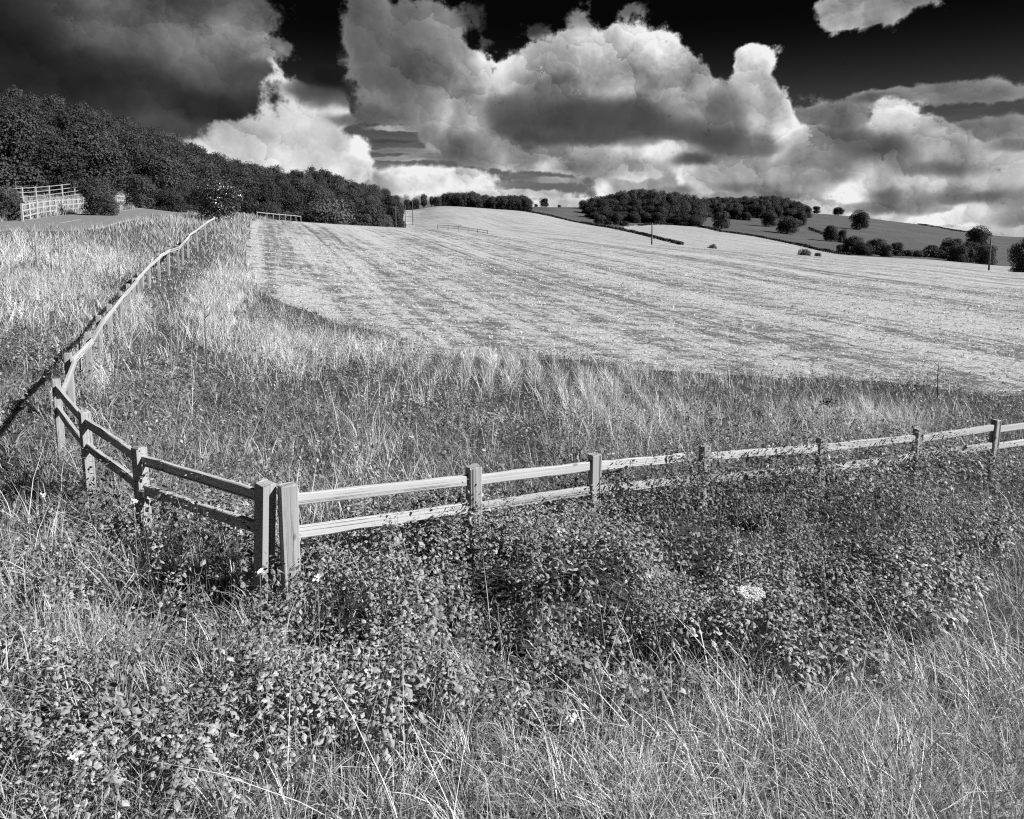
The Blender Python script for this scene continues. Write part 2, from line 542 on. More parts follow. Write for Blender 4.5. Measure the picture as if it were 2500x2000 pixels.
def wood_material(name, base):
    m = bpy.data.materials.new(name)
    m.use_nodes = True
    t = m.node_tree
    q = G(t)
    bs = t.nodes['Principled BSDF']
    bs.inputs['Roughness'].default_value = 0.85
    bs.inputs['Specular IOR Level'].default_value = 0.2
    tcn = q.n('ShaderNodeTexCoord')
    info = q.n('ShaderNodeObjectInfo')
    off = q.n('ShaderNodeVectorMath')
    off.operation = 'ADD'
    t.links.new(tcn.outputs['Object'], off.inputs[0])
    t.links.new(q.xyz(q.m('MULTIPLY', info.outputs['Random'], 31.0), q.m('MULTIPLY', info.outputs['Random'], 17.0), 0.0), off.inputs[1])
    mp = q.n('ShaderNodeMapping')
    mp.inputs['Scale'].default_value = (1.0, 1.0, 0.035)         # the grain runs along local Z
    t.links.new(off.outputs[0], mp.inputs[0])
    grain = q.noise(mp.outputs[0], 55.0, 8.0, 0.75, dist=1.2)
    mp2 = q.n('ShaderNodeMapping')
    mp2.inputs['Scale'].default_value = (1.0, 1.0, 0.12)
    t.links.new(off.outputs[0], mp2.inputs[0])
    crack = q.noise(mp2.outputs[0], 26.0, 6.0, 0.7, dist=1.5)
    cm = q.mr(crack, 0.41, 0.35)
    blot = q.noise(off.outputs[0], 5.0, 6.0, 0.7)
    kn = q.n('ShaderNodeTexVoronoi')                              # knots
    kn.inputs['Scale'].default_value = 3.2
    kp = q.n('ShaderNodeMapping')
    kp.inputs['Scale'].default_value = (1.6, 1.6, 0.8)
    t.links.new(off.outputs[0], kp.inputs[0])
    t.links.new(kp.outputs[0], kn.inputs['Vector'])
    knot = q.mr(kn.outputs['Distance'], 0.13, 0.05)
    v = q.m('MULTIPLY_ADD', q.m('SUBTRACT', grain, 0.5), 0.95, 1.0)
    v = q.m('MULTIPLY', v, q.m('MULTIPLY_ADD', q.m('SUBTRACT', blot, 0.5), 0.9, 1.0))
    v = q.m('MULTIPLY', v, q.m('MULTIPLY_ADD', q.m('SUBTRACT', info.outputs['Random'], 0.5), 0.18, 1.0))
    v = q.m('MULTIPLY', v, base)
    v = q.mix(q.m('MULTIPLY', knot, 0.75), v, 0.10)
    v = q.mix(cm, v, 0.06)
    t.links.new(q.xyz(v, v, v), bs.inputs['Base Color'])
    bn = q.n('ShaderNodeBump')
    bn.inputs['Distance'].default_value = 0.004
    t.links.new(q.m('MULTIPLY_ADD', cm, -1.5, grain), bn.inputs['Height'])
    t.links.new(bn.outputs[0], bs.inputs['Normal'])
    return m


M_wood = wood_material('weathered_timber', 0.40)
M_post = wood_material('weathered_post', 0.30)


def field_material(name, base, dark, fleck, band, tint=0.0, bumpd=0.12, rowang=0.0, fine=6.0):
    """pale stubble and chalk: flecks of darker soil between, broad bands, drilled rows"""
    m = bpy.data.materials.new(name)
    m.use_nodes = True
    t = m.node_tree
    q = G(t)
    bs = t.nodes['Principled BSDF']
    bs.inputs['Roughness'].default_value = 0.95
    bs.inputs['Specular IOR Level'].default_value = 0.1
    tcn = q.n('ShaderNodeTexCoord')
    mp = q.n('ShaderNodeMapping')
    mp.inputs['Rotation'].default_value = (0, 0, rowang)
    mp.inputs['Scale'].default_value = (0.6, 1.0, 0.2)
    t.links.new(tcn.outputs['Object'], mp.inputs[0])
    n1 = q.noise(mp.outputs[0], fine, 6.0, 0.72)
    n2 = q.noise(mp.outputs[0], fine * 0.2, 5.0, 0.7)
    mp2 = q.n('ShaderNodeMapping')
    mp2.inputs['Rotation'].default_value = (0, 0, rowang + 0.25)
    mp2.inputs['Scale'].default_value = (0.05, 0.35, 0.1)
    t.links.new(tcn.outputs['Object'], mp2.inputs[0])
    n3 = q.noise(mp2.outputs[0], 0.5, 6.0, 0.65)
    s = q.m('ADD', q.m('MULTIPLY', n1, 0.55), q.m('MULTIPLY', n2, 0.45))
    s = q.m('ADD', s, q.m('MULTIPLY', q.m('SUBTRACT', n3, 0.5), band))
    # drill rows run away to the upper left of the field
    sp = q.n('ShaderNodeSeparateXYZ')
    t.links.new(tcn.outputs['Object'], sp.inputs[0])
    u = q.m('MULTIPLY_ADD', sp.outputs[0], 0.944, q.m('MULTIPLY', sp.outputs[1], 0.33))
    w = q.m('MULTIPLY_ADD', sp.outputs[0], -0.33, q.m('MULTIPLY', sp.outputs[1], 0.944))
    w = q.m('MULTIPLY', w, 0.03)
    ra = q.noise(q.xyz(q.m('MULTIPLY', u, 1.0), w, 0.0), 1.6, 4.0, 0.6)
    rb = q.noise(q.xyz(q.m('MULTIPLY', u, 0.22), q.m('MULTIPLY', w, 0.5), 3.0), 1.0, 3.0, 0.6)
    tram = q.m('ABSOLUTE', q.m('SUBTRACT', q.m('FRACT', q.m('DIVIDE', u, 12.0)), 0.5))
    tram = q.mr(q.m('ABSOLUTE', q.m('SUBTRACT', tram, 0.075)), 0.022, 0.006)
    s = q.m('ADD', s, q.m('MULTIPLY', q.m('SUBTRACT', ra, 0.5), 0.28))
    s = q.m('ADD', s, q.m('MULTIPLY', q.m('SUBTRACT', rb, 0.5), 0.30))
    s = q.m('MULTIPLY_ADD', tram, -0.05, s)
    k = q.mr(s, 0.5 - fleck, 0.5 + fleck * 0.6)
    v = q.mix(k, dark, base)
    t.links.new(q.xyz(v, v, v), bs.inputs['Base Color'])
    bn = q.n('ShaderNodeBump')
    bn.inputs['Distance'].default_value = bumpd
    bn.inputs['Strength'].default_value = 1.0
    t.links.new(s, bn.inputs['Height'])
    t.links.new(bn.outputs[0], bs.inputs['Normal'])
    return m


M_field = field_material('stubble_field', 0.39, 0.11, 0.10, 0.12, bumpd=0.10, rowang=-0.25, fine=5.0)
M_field2 = field_material('far_stubble', 0.33, 0.20, 0.16, 0.5, bumpd=0.10, rowang=1.2, fine=1.6)
M_rough = material('rough_pasture', 0.30, 0.5, 0.12, 8, bump=0.2, bscale=1.5)

# ------------------------------------------------------------------ terrain
COLS = {   # photograph column : (distance Y, ground height relative to the camera)
 -1400: [(1.5,-2.7),(5,-2.7),(12,-2.3),(18,-1.5),(26,-.3),(36,.3),(50,1.6),(80,4),(110,8),(160,17),(220,24),(400,32),(1000,32),(4000,20)],
 -400: [(1.5,-2.8),(5,-2.9),(8.2,-2.9),(12,-2.6),(18,-1.9),(26,-.8),(33,-.15),(40,.15),(50,.8),(62,1.8),(80,4.0),(100,8),(160,18),(220,25),(400,32),(1000,32),(4000,20)],
 0: [(1.5,-2.9),(5,-3.0),(8.2,-3.0),(12,-2.85),(18,-2.45),(26,-1.5),(33,-.5),(36,-.2),(45,.25),(50,.6),(62,1.5),(80,3.2),(100,7),(160,18),(220,24),(400,30),(1000,30),(4000,20)],
 300: [(1.5,-2.85),(5,-3.0),(8,-3.05),(12,-2.95),(18,-2.75),(25,-2.3),(35,-1.3),(48,-.1),(53,.62),(60,1.0),(66,1.3),(80,2.4),(100,4.5),(160,15),(220,20),(400,25),(1000,25),(4000,15)],
 450: [(1.5,-2.85),(5,-3.05),(8,-3.1),(12,-3.05),(18,-2.95),(25,-2.6),(35,-1.75),(50,-.35),(62,.7),(75,1.5),(88,2.0),(110,4),(160,9.5),(220,15),(400,20),(1000,20),(4000,10)],
 600: [(1.5,-2.85),(5,-3.05),(8,-3.15),(12,-3.2),(18,-3.2),(25,-3.0),(35,-2.4),(50,-1.2),(75,.5),(100,1.8),(118,2.2),(150,2.4),(200,8),(280,13),(400,15),(1000,15),(4000,5)],
 700: [(1.5,-2.85),(5,-3.07),(8,-3.2),(12,-3.28),(18,-3.3),(25,-3.15),(35,-2.6),(50,-1.5),(75,0),(95,.95),(112,1.35),(135,.6),(165,2),(220,8),(300,12),(400,14),(1000,14),(4000,0)],
 900: [(1.5,-2.85),(5,-3.1),(8,-3.25),(12,-3.4),(18,-3.45),(25,-3.4),(35,-3.0),(50,-2.2),(75,-.85),(95,.1),(110,.5),(135,-.6),(160,-1.0),(200,1.5),(260,6),(400,11),(800,15),(4000,-5)],
 1000: [(1.5,-2.85),(5,-3.1),(8,-3.3),(12,-3.45),(18,-3.6),(25,-3.55),(35,-3.2),(50,-2.5),(75,-1.2),(95,-.25),(112,.2),(135,-1.5),(170,-1.8),(230,.4),(300,4.5),(400,10.5),(500,12),(800,13),(4000,-10)],
 1080: [(1.5,-2.85),(5,-3.1),(8,-3.32),(12,-3.5),(18,-3.7),(25,-3.65),(35,-3.35),(50,-2.7),(75,-1.5),(95,-.55),(112,-.1),(140,-2.2),(180,-1.8),(225,-.1),(300,5.7),(400,12.8),(450,13.8),(700,14),(4000,-10)],
 1250: [(1.5,-2.85),(5,-3.15),(8,-3.4),(12,-3.6),(18,-3.8),(25,-3.8),(35,-3.6),(50,-3.1),(75,-2.15),(95,-1.35),(112,-1.0),(145,-3.5),(190,-3.2),(230,-1.8),(320,4),(420,10.5),(520,14.5),(600,19),(750,20),(4000,-20)],
 1430: [(1.5,-2.85),(5,-3.15),(8,-3.42),(12,-3.65),(18,-3.88),(25,-3.95),(35,-3.8),(50,-3.4),(75,-2.5),(95,-1.95),(115,-1.75),(150,-5),(200,-4.6),(250,-3.1),(340,0.3),(420,3),(520,9),(620,18),(700,21),(1000,20),(4000,-30)],
 1600: [(1.5,-2.85),(5,-3.15),(8,-3.45),(12,-3.7),(18,-3.95),(25,-4.05),(35,-3.95),(50,-3.65),(75,-2.9),(98,-2.55),(120,-2.6),(160,-6.5),(220,-6.3),(280,-4.7),(380,-1),(480,3),(600,10),(750,20),(1000,20),(4000,-35)],
 1800: [(1.5,-2.82),(5,-3.18),(8,-3.48),(12,-3.75),(18,-4.05),(25,-4.2),(35,-4.15),(50,-3.95),(75,-3.4),(100,-3.3),(125,-3.6),(170,-8.5),(240,-8.6),(300,-7.6),(400,-4.2),(500,0.5),(650,8.5),(800,17),(950,24),(1300,18),(4000,-40)],
 2000: [(1.5,-2.8),(3,-3),(5,-3.2),(8,-3.5),(12,-3.8),(18,-4.15),(25,-4.3),(35,-4.3),(50,-4.3),(75,-4.1),(100,-4.3),(130,-4.9),(180,-10.5),(260,-11.5),(320,-11),(450,-7),(600,1.5),(800,11.5),(950,20),(1300,10),(4000,-50)],
 2250: [(1.5,-2.85),(3,-3.05),(5,-3.25),(8,-3.58),(12,-3.95),(18,-4.3),(25,-4.45),(35,-4.5),(50,-4.6),(75,-4.7),(100,-5.2),(133,-6.45),(180,-12.5),(260,-13.8),(330,-13.4),(450,-11),(600,-5),(800,2),(900,5.3),(1300,-3),(4000,-60)],
 2500: [(1.5,-2.9),(3,-3.1),(5,-3.35),(8,-3.7),(12,-4.1),(18,-4.5),(25,-4.65),(35,-4.75),(50,-4.95),(75,-5.5),(100,-6.4),(135,-8.1),(180,-14.5),(260,-17),(330,-17),(450,-15),(600,-11.6),(750,-8.4),(1000,-14),(1500,-24),(4000,-80)],
 3900: [(1.5,-3.0),(5,-3.5),(8,-3.9),(12,-4.4),(18,-4.8),(35,-5.2),(75,-6.3),(135,-9.5),(180,-16),(330,-20),(600,-15),(750,-12),(1000,-18),(4000,-80)],
}
_keys = sorted(COLS)
_ka = np.array([(k - CX) / FPX for k in _keys])
_LY = np.linspace(math.log(1.5), math.log(4000), 420)


def pchip(x, y, xs):
    x, y = np.array(x, float), np.array(y, float)
    h = np.diff(x)
    d = np.diff(y) / h
    m = np.zeros_like(y)
    for i in range(1, len(x) - 1):
        if d[i - 1] * d[i] > 0:
            w1, w2 = 2 * h[i] + h[i - 1], h[i] + 2 * h[i - 1]
            m[i] = (w1 + w2) / (w1 / d[i - 1] + w2 / d[i])
    m[0], m[-1] = d[0], d[-1]
    i = np.clip(np.searchsorted(x, xs) - 1, 0, len(x) - 2)
    t = (xs - x[i]) / h[i]
    return ((2 * t**3 - 3 * t**2 + 1) * y[i] + (t**3 - 2 * t**2 + t) * h[i] * m[i]
            + (-2 * t**3 + 3 * t**2) * y[i + 1] + (t**3 - t**2) * h[i] * m[i + 1])


_tab = np.array([pchip([math.log(p[0]) for p in COLS[k]], [p[1] for p in COLS[k]], _LY) for k in _keys])
_AF = np.linspace(_ka[0], _ka[-1], 240)
_TZ = np.array([pchip(_ka, _tab[:, j], _AF) for j in range(len(_LY))]).T      # [a, logY]


def _bl(ia, il):
    i0 = np.clip(np.floor(ia).astype(int), 0, len(_AF) - 2)
    j0 = np.clip(np.floor(il).astype(int), 0, len(_LY) - 2)
    fa, fl = np.clip(ia - i0, 0, 1), np.clip(il - j0, 0, 1)
    return (_TZ[i0, j0] * (1 - fa) * (1 - fl) + _TZ[i0 + 1, j0] * fa * (1 - fl) + _TZ[i0, j0 + 1] * (1 - fa) * fl + _TZ[i0 + 1, j0 + 1] * fa * fl)


# hollows in the bank: below the corner, outside the bend of the fence, within the nettles
DENTS = [(-2.85, 5.35, .65, .4, .40), (-1.35, 4.95, .35, .28, .40), (-6.9, 9.3, .8, 1.0, .45), (-5.4, 7.6, .6, .6, .35), (0.25, 5.15, .8, .38, .42), (1.6, 6.5, .5, .4, .35), (-.4, 5.9, .5, .3, .3), (3.3, 7.4, .6, .4, .35)]


def ground(x, y):
    x, y = np.asarray(x, float), np.asarray(y, float)
    yy = np.clip(y, 1.5, 4000)
    a = np.clip(x / np.maximum(yy, 4.0), _ka[0], _ka[-1])
    z = _bl((a - _AF[0]) / (_AF[1] - _AF[0]), (np.log(yy) - _LY[0]) / (_LY[1] - _LY[0]))
    near = np.clip((60 - yy) / 50, 0, 1)
    for (cx, cy, rx, ry, dep) in DENTS:
        z = z - dep * np.exp(-(((x - cx) / rx) ** 2 + ((y - cy) / ry) ** 2))
    return z + (fnoise(x, y, 2.2, 4) - 0.5) * 0.22 * near


def gz(x, y):
    return float(ground(np.array([x]), np.array([y]))[0])


def gpt(px, Y):
    """ground point on photograph column px at distance Y"""
    x = (px - CX) / FPX * Y * 1.0
    for _ in range(4):
        z = gz(x, Y)
        depth = Y * cP - z * sP
        x = (px - CX) / FPX * depth
    return x, Y, gz(x, Y)


ROAD = [(-27.0, -40), (-27.3, 0), (-28.0, 20), (-29.0, 36), (-31.0, 52), (-36.6, 75), (-42.5, 95), (-50, 118), (-60, 145)]
_rx = lambda y: np.interp(y, [p[1] for p in ROAD], [p[0] for p in ROAD])

# left run of the fence in the foreground (x, y of each post), later used to steer the planting
LEFT = [(-1.99, 5.78), (-3.56, 6.8), (-4.80, 8.05), (-6.04, 9.5), (-6.95, 11.15), (-7.75, 12.95), (-8.60, 14.9), (-9.55, 16.9), (-10.7, 19.6), (-11.6, 21.3), (-12.5, 23.0), (-13.4, 25.0)]
_px_far = [(345,655,26.2),(362,640,27.6),(385,618,29.6),(410,604,31.4),(432,598,33.0),(445,585,35.3),(458,570,38.0),(478,555,42.0),(500,540,47.5),(522,528,55.0)]
FAR_LEFT = []
for (px, py, Y) in _px_far:
    FAR_LEFT.append(gpt(px, Y)[:2])


def in_field(x, y):
    """the big pale field"""
    dn = y * cP - ground(x, y) * sP
    px = CX + FPX * x / dn
    left = np.interp(y, [14, 20, 24, 30, 45, 75, 112, 125], [1000, 700, 655, 618, 600, 612, 640, 650])
    near = np.interp(px, [600, 640, 700, 850, 1000, 1250, 1500, 1800, 2000, 2300, 2600, 3500], [36, 31, 28, 24.5, 22, 20.5, 20.5, 20.5, 20.5, 19.5, 19.5, 20])
    near = near + (vnoise(x, y, 3.0, 8) - 0.5) * 1.8
    left = left + (fnoise(x, y, 5.0, 18) - 0.5) * 46
    far = np.interp(px, [600, 700, 900, 1000, 1250, 1600, 2000, 2500, 3500], [116, 118, 122, 150, 160, 170, 190, 190, 190])
    return (px > left) & (y > near) & (y < far) & (x > -200)


def region(x, y):
    """0 verge, 1 near field, 2 far pale fields, 3 dark meadow, 4 rough pasture"""
    dn = y * cP - ground(x, y) * sP
    px = CX + FPX * x / dn
    r = np.zeros(len(x), int)
    r[y > 160] = 3
    f = in_field(x, y)
    r[f] = 1
    lower = np.interp(px, [600, 870, 975, 1000, 1250, 1600, 2000], [999, 999, 260, 170, 170, 170, 190])
    # skyline of pale field two: up to hedge
    top2 = np.interp(px, [1000, 1085, 1180, 1250, 1350, 1430, 1489, 1530, 1560, 1600, 1700, 1760, 1850, 1950, 2050, 2100, 2300, 2600],
                     [430, 430, 455, 452, 445, 420, 385, 400, 440, 478, 500, 440, 420, 380, 330, 322, 325, 325])
    left2 = np.interp(y, [165, 215, 260, 300, 350, 400, 430], [1001, 1004, 1010, 1020, 1032, 1056, 1085])
    r[(px > left2) & (y > lower) & (y < top2)] = 2
    r[(px < 1010) & (r == 3)] = 4
    r[(px < 1095) & (r == 3) & (y < 470)] = 4
    r[(px >= 1530) & (px < 1760) & (r == 3) & (y < top2 + 26)] = 4
    return r


def build_ground():
    na, ny = 420, 560
    A = np.linspace(-1.45, 1.45, na)
    LYg = np.concatenate([np.linspace(math.log(1.5), math.log(120), 260, endpoint=False), np.linspace(math.log(120), math.log(1100), 260, endpoint=False), np.linspace(math.log(1100), math.log(4000), 40)])
    Yg = np.exp(LYg)
    yy, aa = np.meshgrid(Yg, A)
    xx = aa * np.maximum(yy, 4.0)
    X, Y = xx.ravel(), yy.ravel()
    Z = ground(X, Y)
    V = np.stack([X, Y, Z], 1)
    idx = np.arange(na * ny).reshape(na, ny)
    q = np.stack([idx[:-1, :-1].ravel(), idx[1:, :-1].ravel(), idx[1:, 1:].ravel(), idx[:-1, 1:].ravel()], 1)
    cx, cy = X[q].mean(1), Y[q].mean(1)
    r = region(cx, cy)
    specs = {0: ('ground', M_soil), 1: ('stubble_field', M_field), 2: ('far_field', M_field2), 3: ('meadow', M_meadow), 4: ('rough_ground', M_rough)}
    for k, (nm, mt) in specs.items():
        qs = q[r == k]
        used, inv = np.unique(qs, return_inverse=True)
        me = tri_mesh(nm, V[used], inv.reshape(-1, 4), mt, smooth=True)
        o = link(nm, me)
        tag(o, kind='structure')
    # behind and beside the camera
    xs, ys = np.linspace(-5.8, 5.8, 30), np.linspace(-60, 1.5, 40)
    gx, gy = np.meshgrid(xs, ys)
    Vb = np.stack([gx.ravel() * np.where(gy.ravel() < 1.5, 1 + (1.5 - gy.ravel()) * 0.18, 1), gy.ravel(), ground(gx.ravel(), gy.ravel())], 1)
    ib = np.arange(30 * 40).reshape(40, 30)
    qb = np.stack([ib[:-1, :-1].ravel(), ib[:-1, 1:].ravel(), ib[1:, 1:].ravel(), ib[1:, :-1].ravel()], 1)
    tag(link('ground', tri_mesh('ground_behind', Vb, qb, M_soil, smooth=True)), kind='structure')


build_ground()


def ribbon(name, pts_l, pts_r, mat, lift):
    V, F = [], []
    for (a, b) in zip(pts_l, pts_r):
        n = 5
        for k in range(n):
            x, y = a[0] + (b[0] - a[0]) * k / (n - 1), a[1] + (b[1] - a[1]) * k / (n - 1)
            V.append((x, y, gz(x, y) + lift))
    n = 5
    for i in range(len(pts_l) - 1):
        for k in range(n - 1):
            F.append((i * n + k, i * n + k + 1, (i + 1) * n + k + 1, (i + 1) * n + k))
    me = bpy.data.meshes.new(name)
    me.from_pydata(V, [], F)
    me.materials.append(mat)
    return me


def road_pts(off, y0, y1, step=1.5):
    out = []
    y = y0
    while y <= y1:
        out.append((float(_rx(y)) + off, y))
        y += step
    return out


def build_road():
    me = ribbon('road', road_pts(-3.4, -38, 140), road_pts(3.4, -38, 140), M_asphalt, 0.09)
    ro = tag(link('road', me), kind='structure')
    for off in (-3.05, 3.05):
        link('edge_line', ribbon('edge_line', road_pts(off - .06, -38, 140), road_pts(off + .06, -38, 140), M_paint, 0.102), ro)
    y = 4
    while y < 130:
        link('centre_dash', ribbon('centre_dash', road_pts(-.06, y, y + 3.1), road_pts(.06, y, y + 3.1), M_paint, 0.102), ro)
        y += 9


build_road()

# ------------------------------------------------------------------ trees
def crown_mesh(name, seed, H, W, n, leaf, lobes=9, base=0.12, mat=None, drop=0.6, inner=0.25, loose=0.16, tall=1.0, skirt=False, tips=0):
    """leaf clumps spread through several lobes of a crown, origin at the foot of the tree"""
    rs = np.random.RandomState(seed)
    C, Rr = [], []
    mid = H * (0.5 + base / 2)
    for k in range(lobes):
        if k < 2:
            c = np.array([rs.uniform(-.1, .1) * W, rs.uniform(-.1, .1) * W, mid + H * (0.16 * k - 0.02)])
            r = np.array([W * .36, W * .36, H * .30])
        else:
            an = 2 * math.pi * (k / (lobes - 2.0)) + rs.uniform(-.4, .4)
            lev = rs.uniform(-1, 1)
            rad = W * 0.30 * math.sqrt(max(0.05, 1 - (lev * .78) ** 2)) * rs.uniform(.8, 1.1)
            c = np.array([math.cos(an) * rad, math.sin(an) * rad, mid + lev * H * 0.27])
            r = np.array([1, 1, 0.85]) * W * rs.uniform(.16, .25)
            r[2] = min(r[2], H * .2) * tall
        C.append(c)
        Rr.append(r)
    if skirt:
        for k in range(6):
            an = k * 1.047 + rs.uniform(-.3, .3)
            C.append(np.array([math.cos(an) * W * .27, math.sin(an) * W * .27, H * rs.uniform(.16, .26)]))
            Rr.append(np.array([W * .19, W * .19, H * .19]))
        lobes += 6
    if tips:
        for k in range(tips):
            an, rr = rs.uniform(0, 6.28), W * .30 * math.sqrt(rs.rand())
            C.append(np.array([math.cos(an) * rr, math.sin(an) * rr, H * (rs.uniform(.80, .90) - .30 * (rr / (W * .3)) ** 2)]))
            Rr.append(np.array([W * .075, W * .075, H * .11]))
        lobes += tips
    C, Rr = np.array(C), np.array(Rr)
    wgt = (Rr[:, 0] * Rr[:, 2])
    k = rs.choice(lobes, n, p=wgt / wgt.sum())
    d = rs.normal(size=(n, 3))
    d /= np.linalg.norm(d, axis=1)[:, None]
    d[:, 2] = np.where(rs.rand(n) < drop * 0.5, np.abs(d[:, 2]), d[:, 2])
    rad = 1 - np.abs(rs.normal(0, loose, n))
    ins = rs.rand(n) < inner
    rad[ins] = rs.uniform(.3, .95, ins.sum())
    # small sprays: points bunch on the lobe surface
    bump = 1 + 0.10 * np.sin(d[:, 0] * 9 + seed) * np.sin(d[:, 1] * 8) + 0.07 * np.sin(d[:, 2] * 13 + d[:, 0] * 7)
    P = C[k] + d * Rr[k] * (rad * bump)[:, None]
    P[:, 2] = np.maximum(P[:, 2], H * (base * rs.uniform(.5, 1.2, n) + .015 * rs.rand(n)))
    top = P[:, 2].max()
    P[:, 2] *= H / top
    nrm = d + rs.normal(0, .45, (n, 3)) + np.array([0, 0, .35])
    nrm /= np.linalg.norm(nrm, axis=1)[:, None]
    u = np.cross(nrm, rs.normal(size=(n, 3)))
    u /= np.linalg.norm(u, axis=1)[:, None] + 1e-9
    w = np.cross(nrm, u)
    L = leaf * rs.uniform(.6, 1.35, n)[:, None]
    v0 = P - u * L * .5
    v1 = P + w * L * .38 + nrm * L * .12
    v2 = P + u * L * .55 - nrm * L * .1
    v3 = P - w * L * .38 + nrm * L * .12
    V = np.stack([v0, v1, v2, v3], 1).reshape(-1, 3)
    i = np.arange(n)[:, None] * 4
    T = np.concatenate([i + np.array([0, 1, 2]), i + np.array([0, 2, 3])], 0)
    lobe_t = rs.uniform(.82, 1.2, lobes)
    tone = np.repeat(lobe_t[k] * rs.uniform(.65, 1.4, n), 4)
    me = tri_mesh(name, V, T, mat or M_crown, tone)
    return me


def trunk_mesh(name, seed, H, W, r0, forks=5):
    rs = random.Random(seed)
    b = MB()
    top = H * .62
    pts = [(0, 0, -.4), (rs.uniform(-.1, .1), rs.uniform(-.1, .1), H * .18), (rs.uniform(-.2, .2), rs.uniform(-.2, .2), H * .38), (rs.uniform(-.4, .4), rs.uniform(-.4, .4), top)]
    b.tube(pts, [r0 * 1.25, r0, r0 * .7, r0 * .25], 7)
    for i in range(forks):
        a = i * 2.4 + rs.random()
        z0 = H * rs.uniform(.2, .45)
        b.tube([(0, 0, z0), (math.cos(a) * W * .18, math.sin(a) * W * .18, z0 + H * .14), (math.cos(a) * W * .36, math.sin(a) * W * .36, z0 + H * .24)], [r0 * .5, r0 * .3, r0 * .1], 5)
    return b.mesh(name, M_trunk)


# prototypes are 10 m tall; every tree is a scaled copy
PROTO = {}
for i in range(6):
    PROTO['broad%d' % i] = (crown_mesh('crown', 20 + i, 10, 9.0, 21000, .27, 12 + i % 3, .02, skirt=True, tips=7), trunk_mesh('trunk', i, 10, 9, .28))
for i in range(3):
    PROTO['round%d' % i] = (crown_mesh('crown', 50 + i, 10, 10.5, 14000, .33, 9, .03, loose=.13, inner=.18, skirt=True, tips=5), trunk_mesh('trunk', 30 + i, 10, 10, .3))
for i in range(2):
    PROTO['slim%d' % i] = (crown_mesh('crown', 70 + i, 10, 4.8, 5000, .36, 8, .04, tall=1.2, tips=3), trunk_mesh('trunk', 60 + i, 10, 4.5, .2))
for i in range(3):
    PROTO['shrub%d' % i] = (crown_mesh('foliage', 80 + i, 10, 15.0, 9000, .52, 12, .0, loose=.16, inner=.2, skirt=True, tips=8, mat=M_shrub), trunk_mesh('stem', 90 + i, 7, 9, .2))
NPL = random.Random(5)


def place_tree(kind, x, y, H, W, label, cat='tree', group=None, name='broadleaf_tree', z=None, rz=None):
    cr, tr = PROTO[kind]
    base_w = {'b': 9.0, 'r': 10.5, 's': 4.8}[kind[0]] if not kind.startswith('shrub') else 15.0
    t = thing(name, label, cat, (x, y, gz(x, y) if z is None else z), NPL.uniform(0, 6.28) if rz is None else rz, group)
    c = link('crown' if not kind.startswith('shrub') else 'foliage', cr, t)
    k = link('trunk' if not kind.startswith('shrub') else 'stem', tr, t)
    s = (W / base_w, W / base_w, H / 10.0)
    c.scale = s
    k.scale = s
    return t


def tree_px(kind, px, Y, top, wpx, label, cat='tree', group=None, name='broadleaf_tree', minh=2.0, sink=0.0):
    x, y, z = gpt(px, Y)
    zt = at(px, top, Y)[2]
    H = max(minh, zt - z)
    W = wpx * Y / FPX
    return place_tree(kind, x, y, H + sink, W, label, cat, group, name, z - sink)


def wood_label(wood, Y, rows, p, span):
    row = [n for (lim, n) in rows if Y <= lim][0]
    f = (p - span[0]) / (span[1] - span[0])
    part = 'left end' if f < .25 else ('right end' if f > .75 else 'middle')
    return ('dark tree in the %s of the %s, at its %s' % (row, wood, part), 'tree', '%s trees, %s, %s' % (wood, row, part))


# --- the big hillside wood on the left
SKY_X = [-260, -100, 0, 100, 200, 260, 330, 420, 520, 600, 660, 700, 750, 800, 870, 930, 985]
SKY_Y = [170, 190, 208, 218, 245, 265, 296, 328, 362, 388, 402, 412, 404, 414, 436, 458, 480]
FRONT = ([-260, 0, 150, 300, 500, 560, 700, 900, 1000], [84, 86, 90, 104, 112, 122, 150, 178, 215])
BACKW = ([-260, 0, 300, 500, 700, 900, 1000], [170, 172, 178, 190, 220, 280, 320])
rw = random.Random(77)
NL = 6
for layer_i in range(NL):
    f = layer_i / (NL - 1.0)
    px = -230.0
    while px < 985:
        Y = float(np.interp(px, *FRONT)) * (1 - f) + float(np.interp(px, *BACKW)) * f + rw.uniform(-4, 4)
        sky_py = float(np.interp(px, SKY_X, SKY_Y))
        base_py = 560 - gpt(px, float(np.interp(px, *FRONT)))[2] * FPX / float(np.interp(px, *FRONT))
        H0 = rw.uniform(7.5, 10.5)
        front_top = base_py - H0 * FPX / float(np.interp(px, *FRONT))
        front_top = max(front_top, sky_py + 30)
        top = front_top + (sky_py - front_top) * (f ** 0.85) + rw.uniform(-7, 9)
        x, y, z = gpt(px, Y)
        H = at(px, top, Y)[2] - z
        H = min(max(H, 6.0), 17.0)
        W = rw.uniform(6.5, 10.0) * (0.9 if px > 600 else 1.0)
        kind = rw.choice(['broad0', 'broad1', 'broad2', 'broad3', 'broad4', 'broad5', 'round0', 'round1'])
        if (px > 895 and f < .35) or (px > 950 and f < .7):
            px += 40
            continue
        row = 'front row tree' if layer_i == 0 else ('skyline tree' if layer_i == NL - 1 else 'middle tree')
        where = 'above the pale roadside fences' if px < 300 else ('behind the glossy leaved tree' if px < 620 else ('above the rounded bushes' if px < 800 else 'at its low end by the telegraph poles'))
        place_tree(kind, x, y, H, W, '%s of the hillside wood %s' % (row, where), 'tree',
                   'trees of the hillside wood, %s, %s' % (row, where), 'woodland_tree')
        px += W * FPX / Y * rw.uniform(.55, .8)

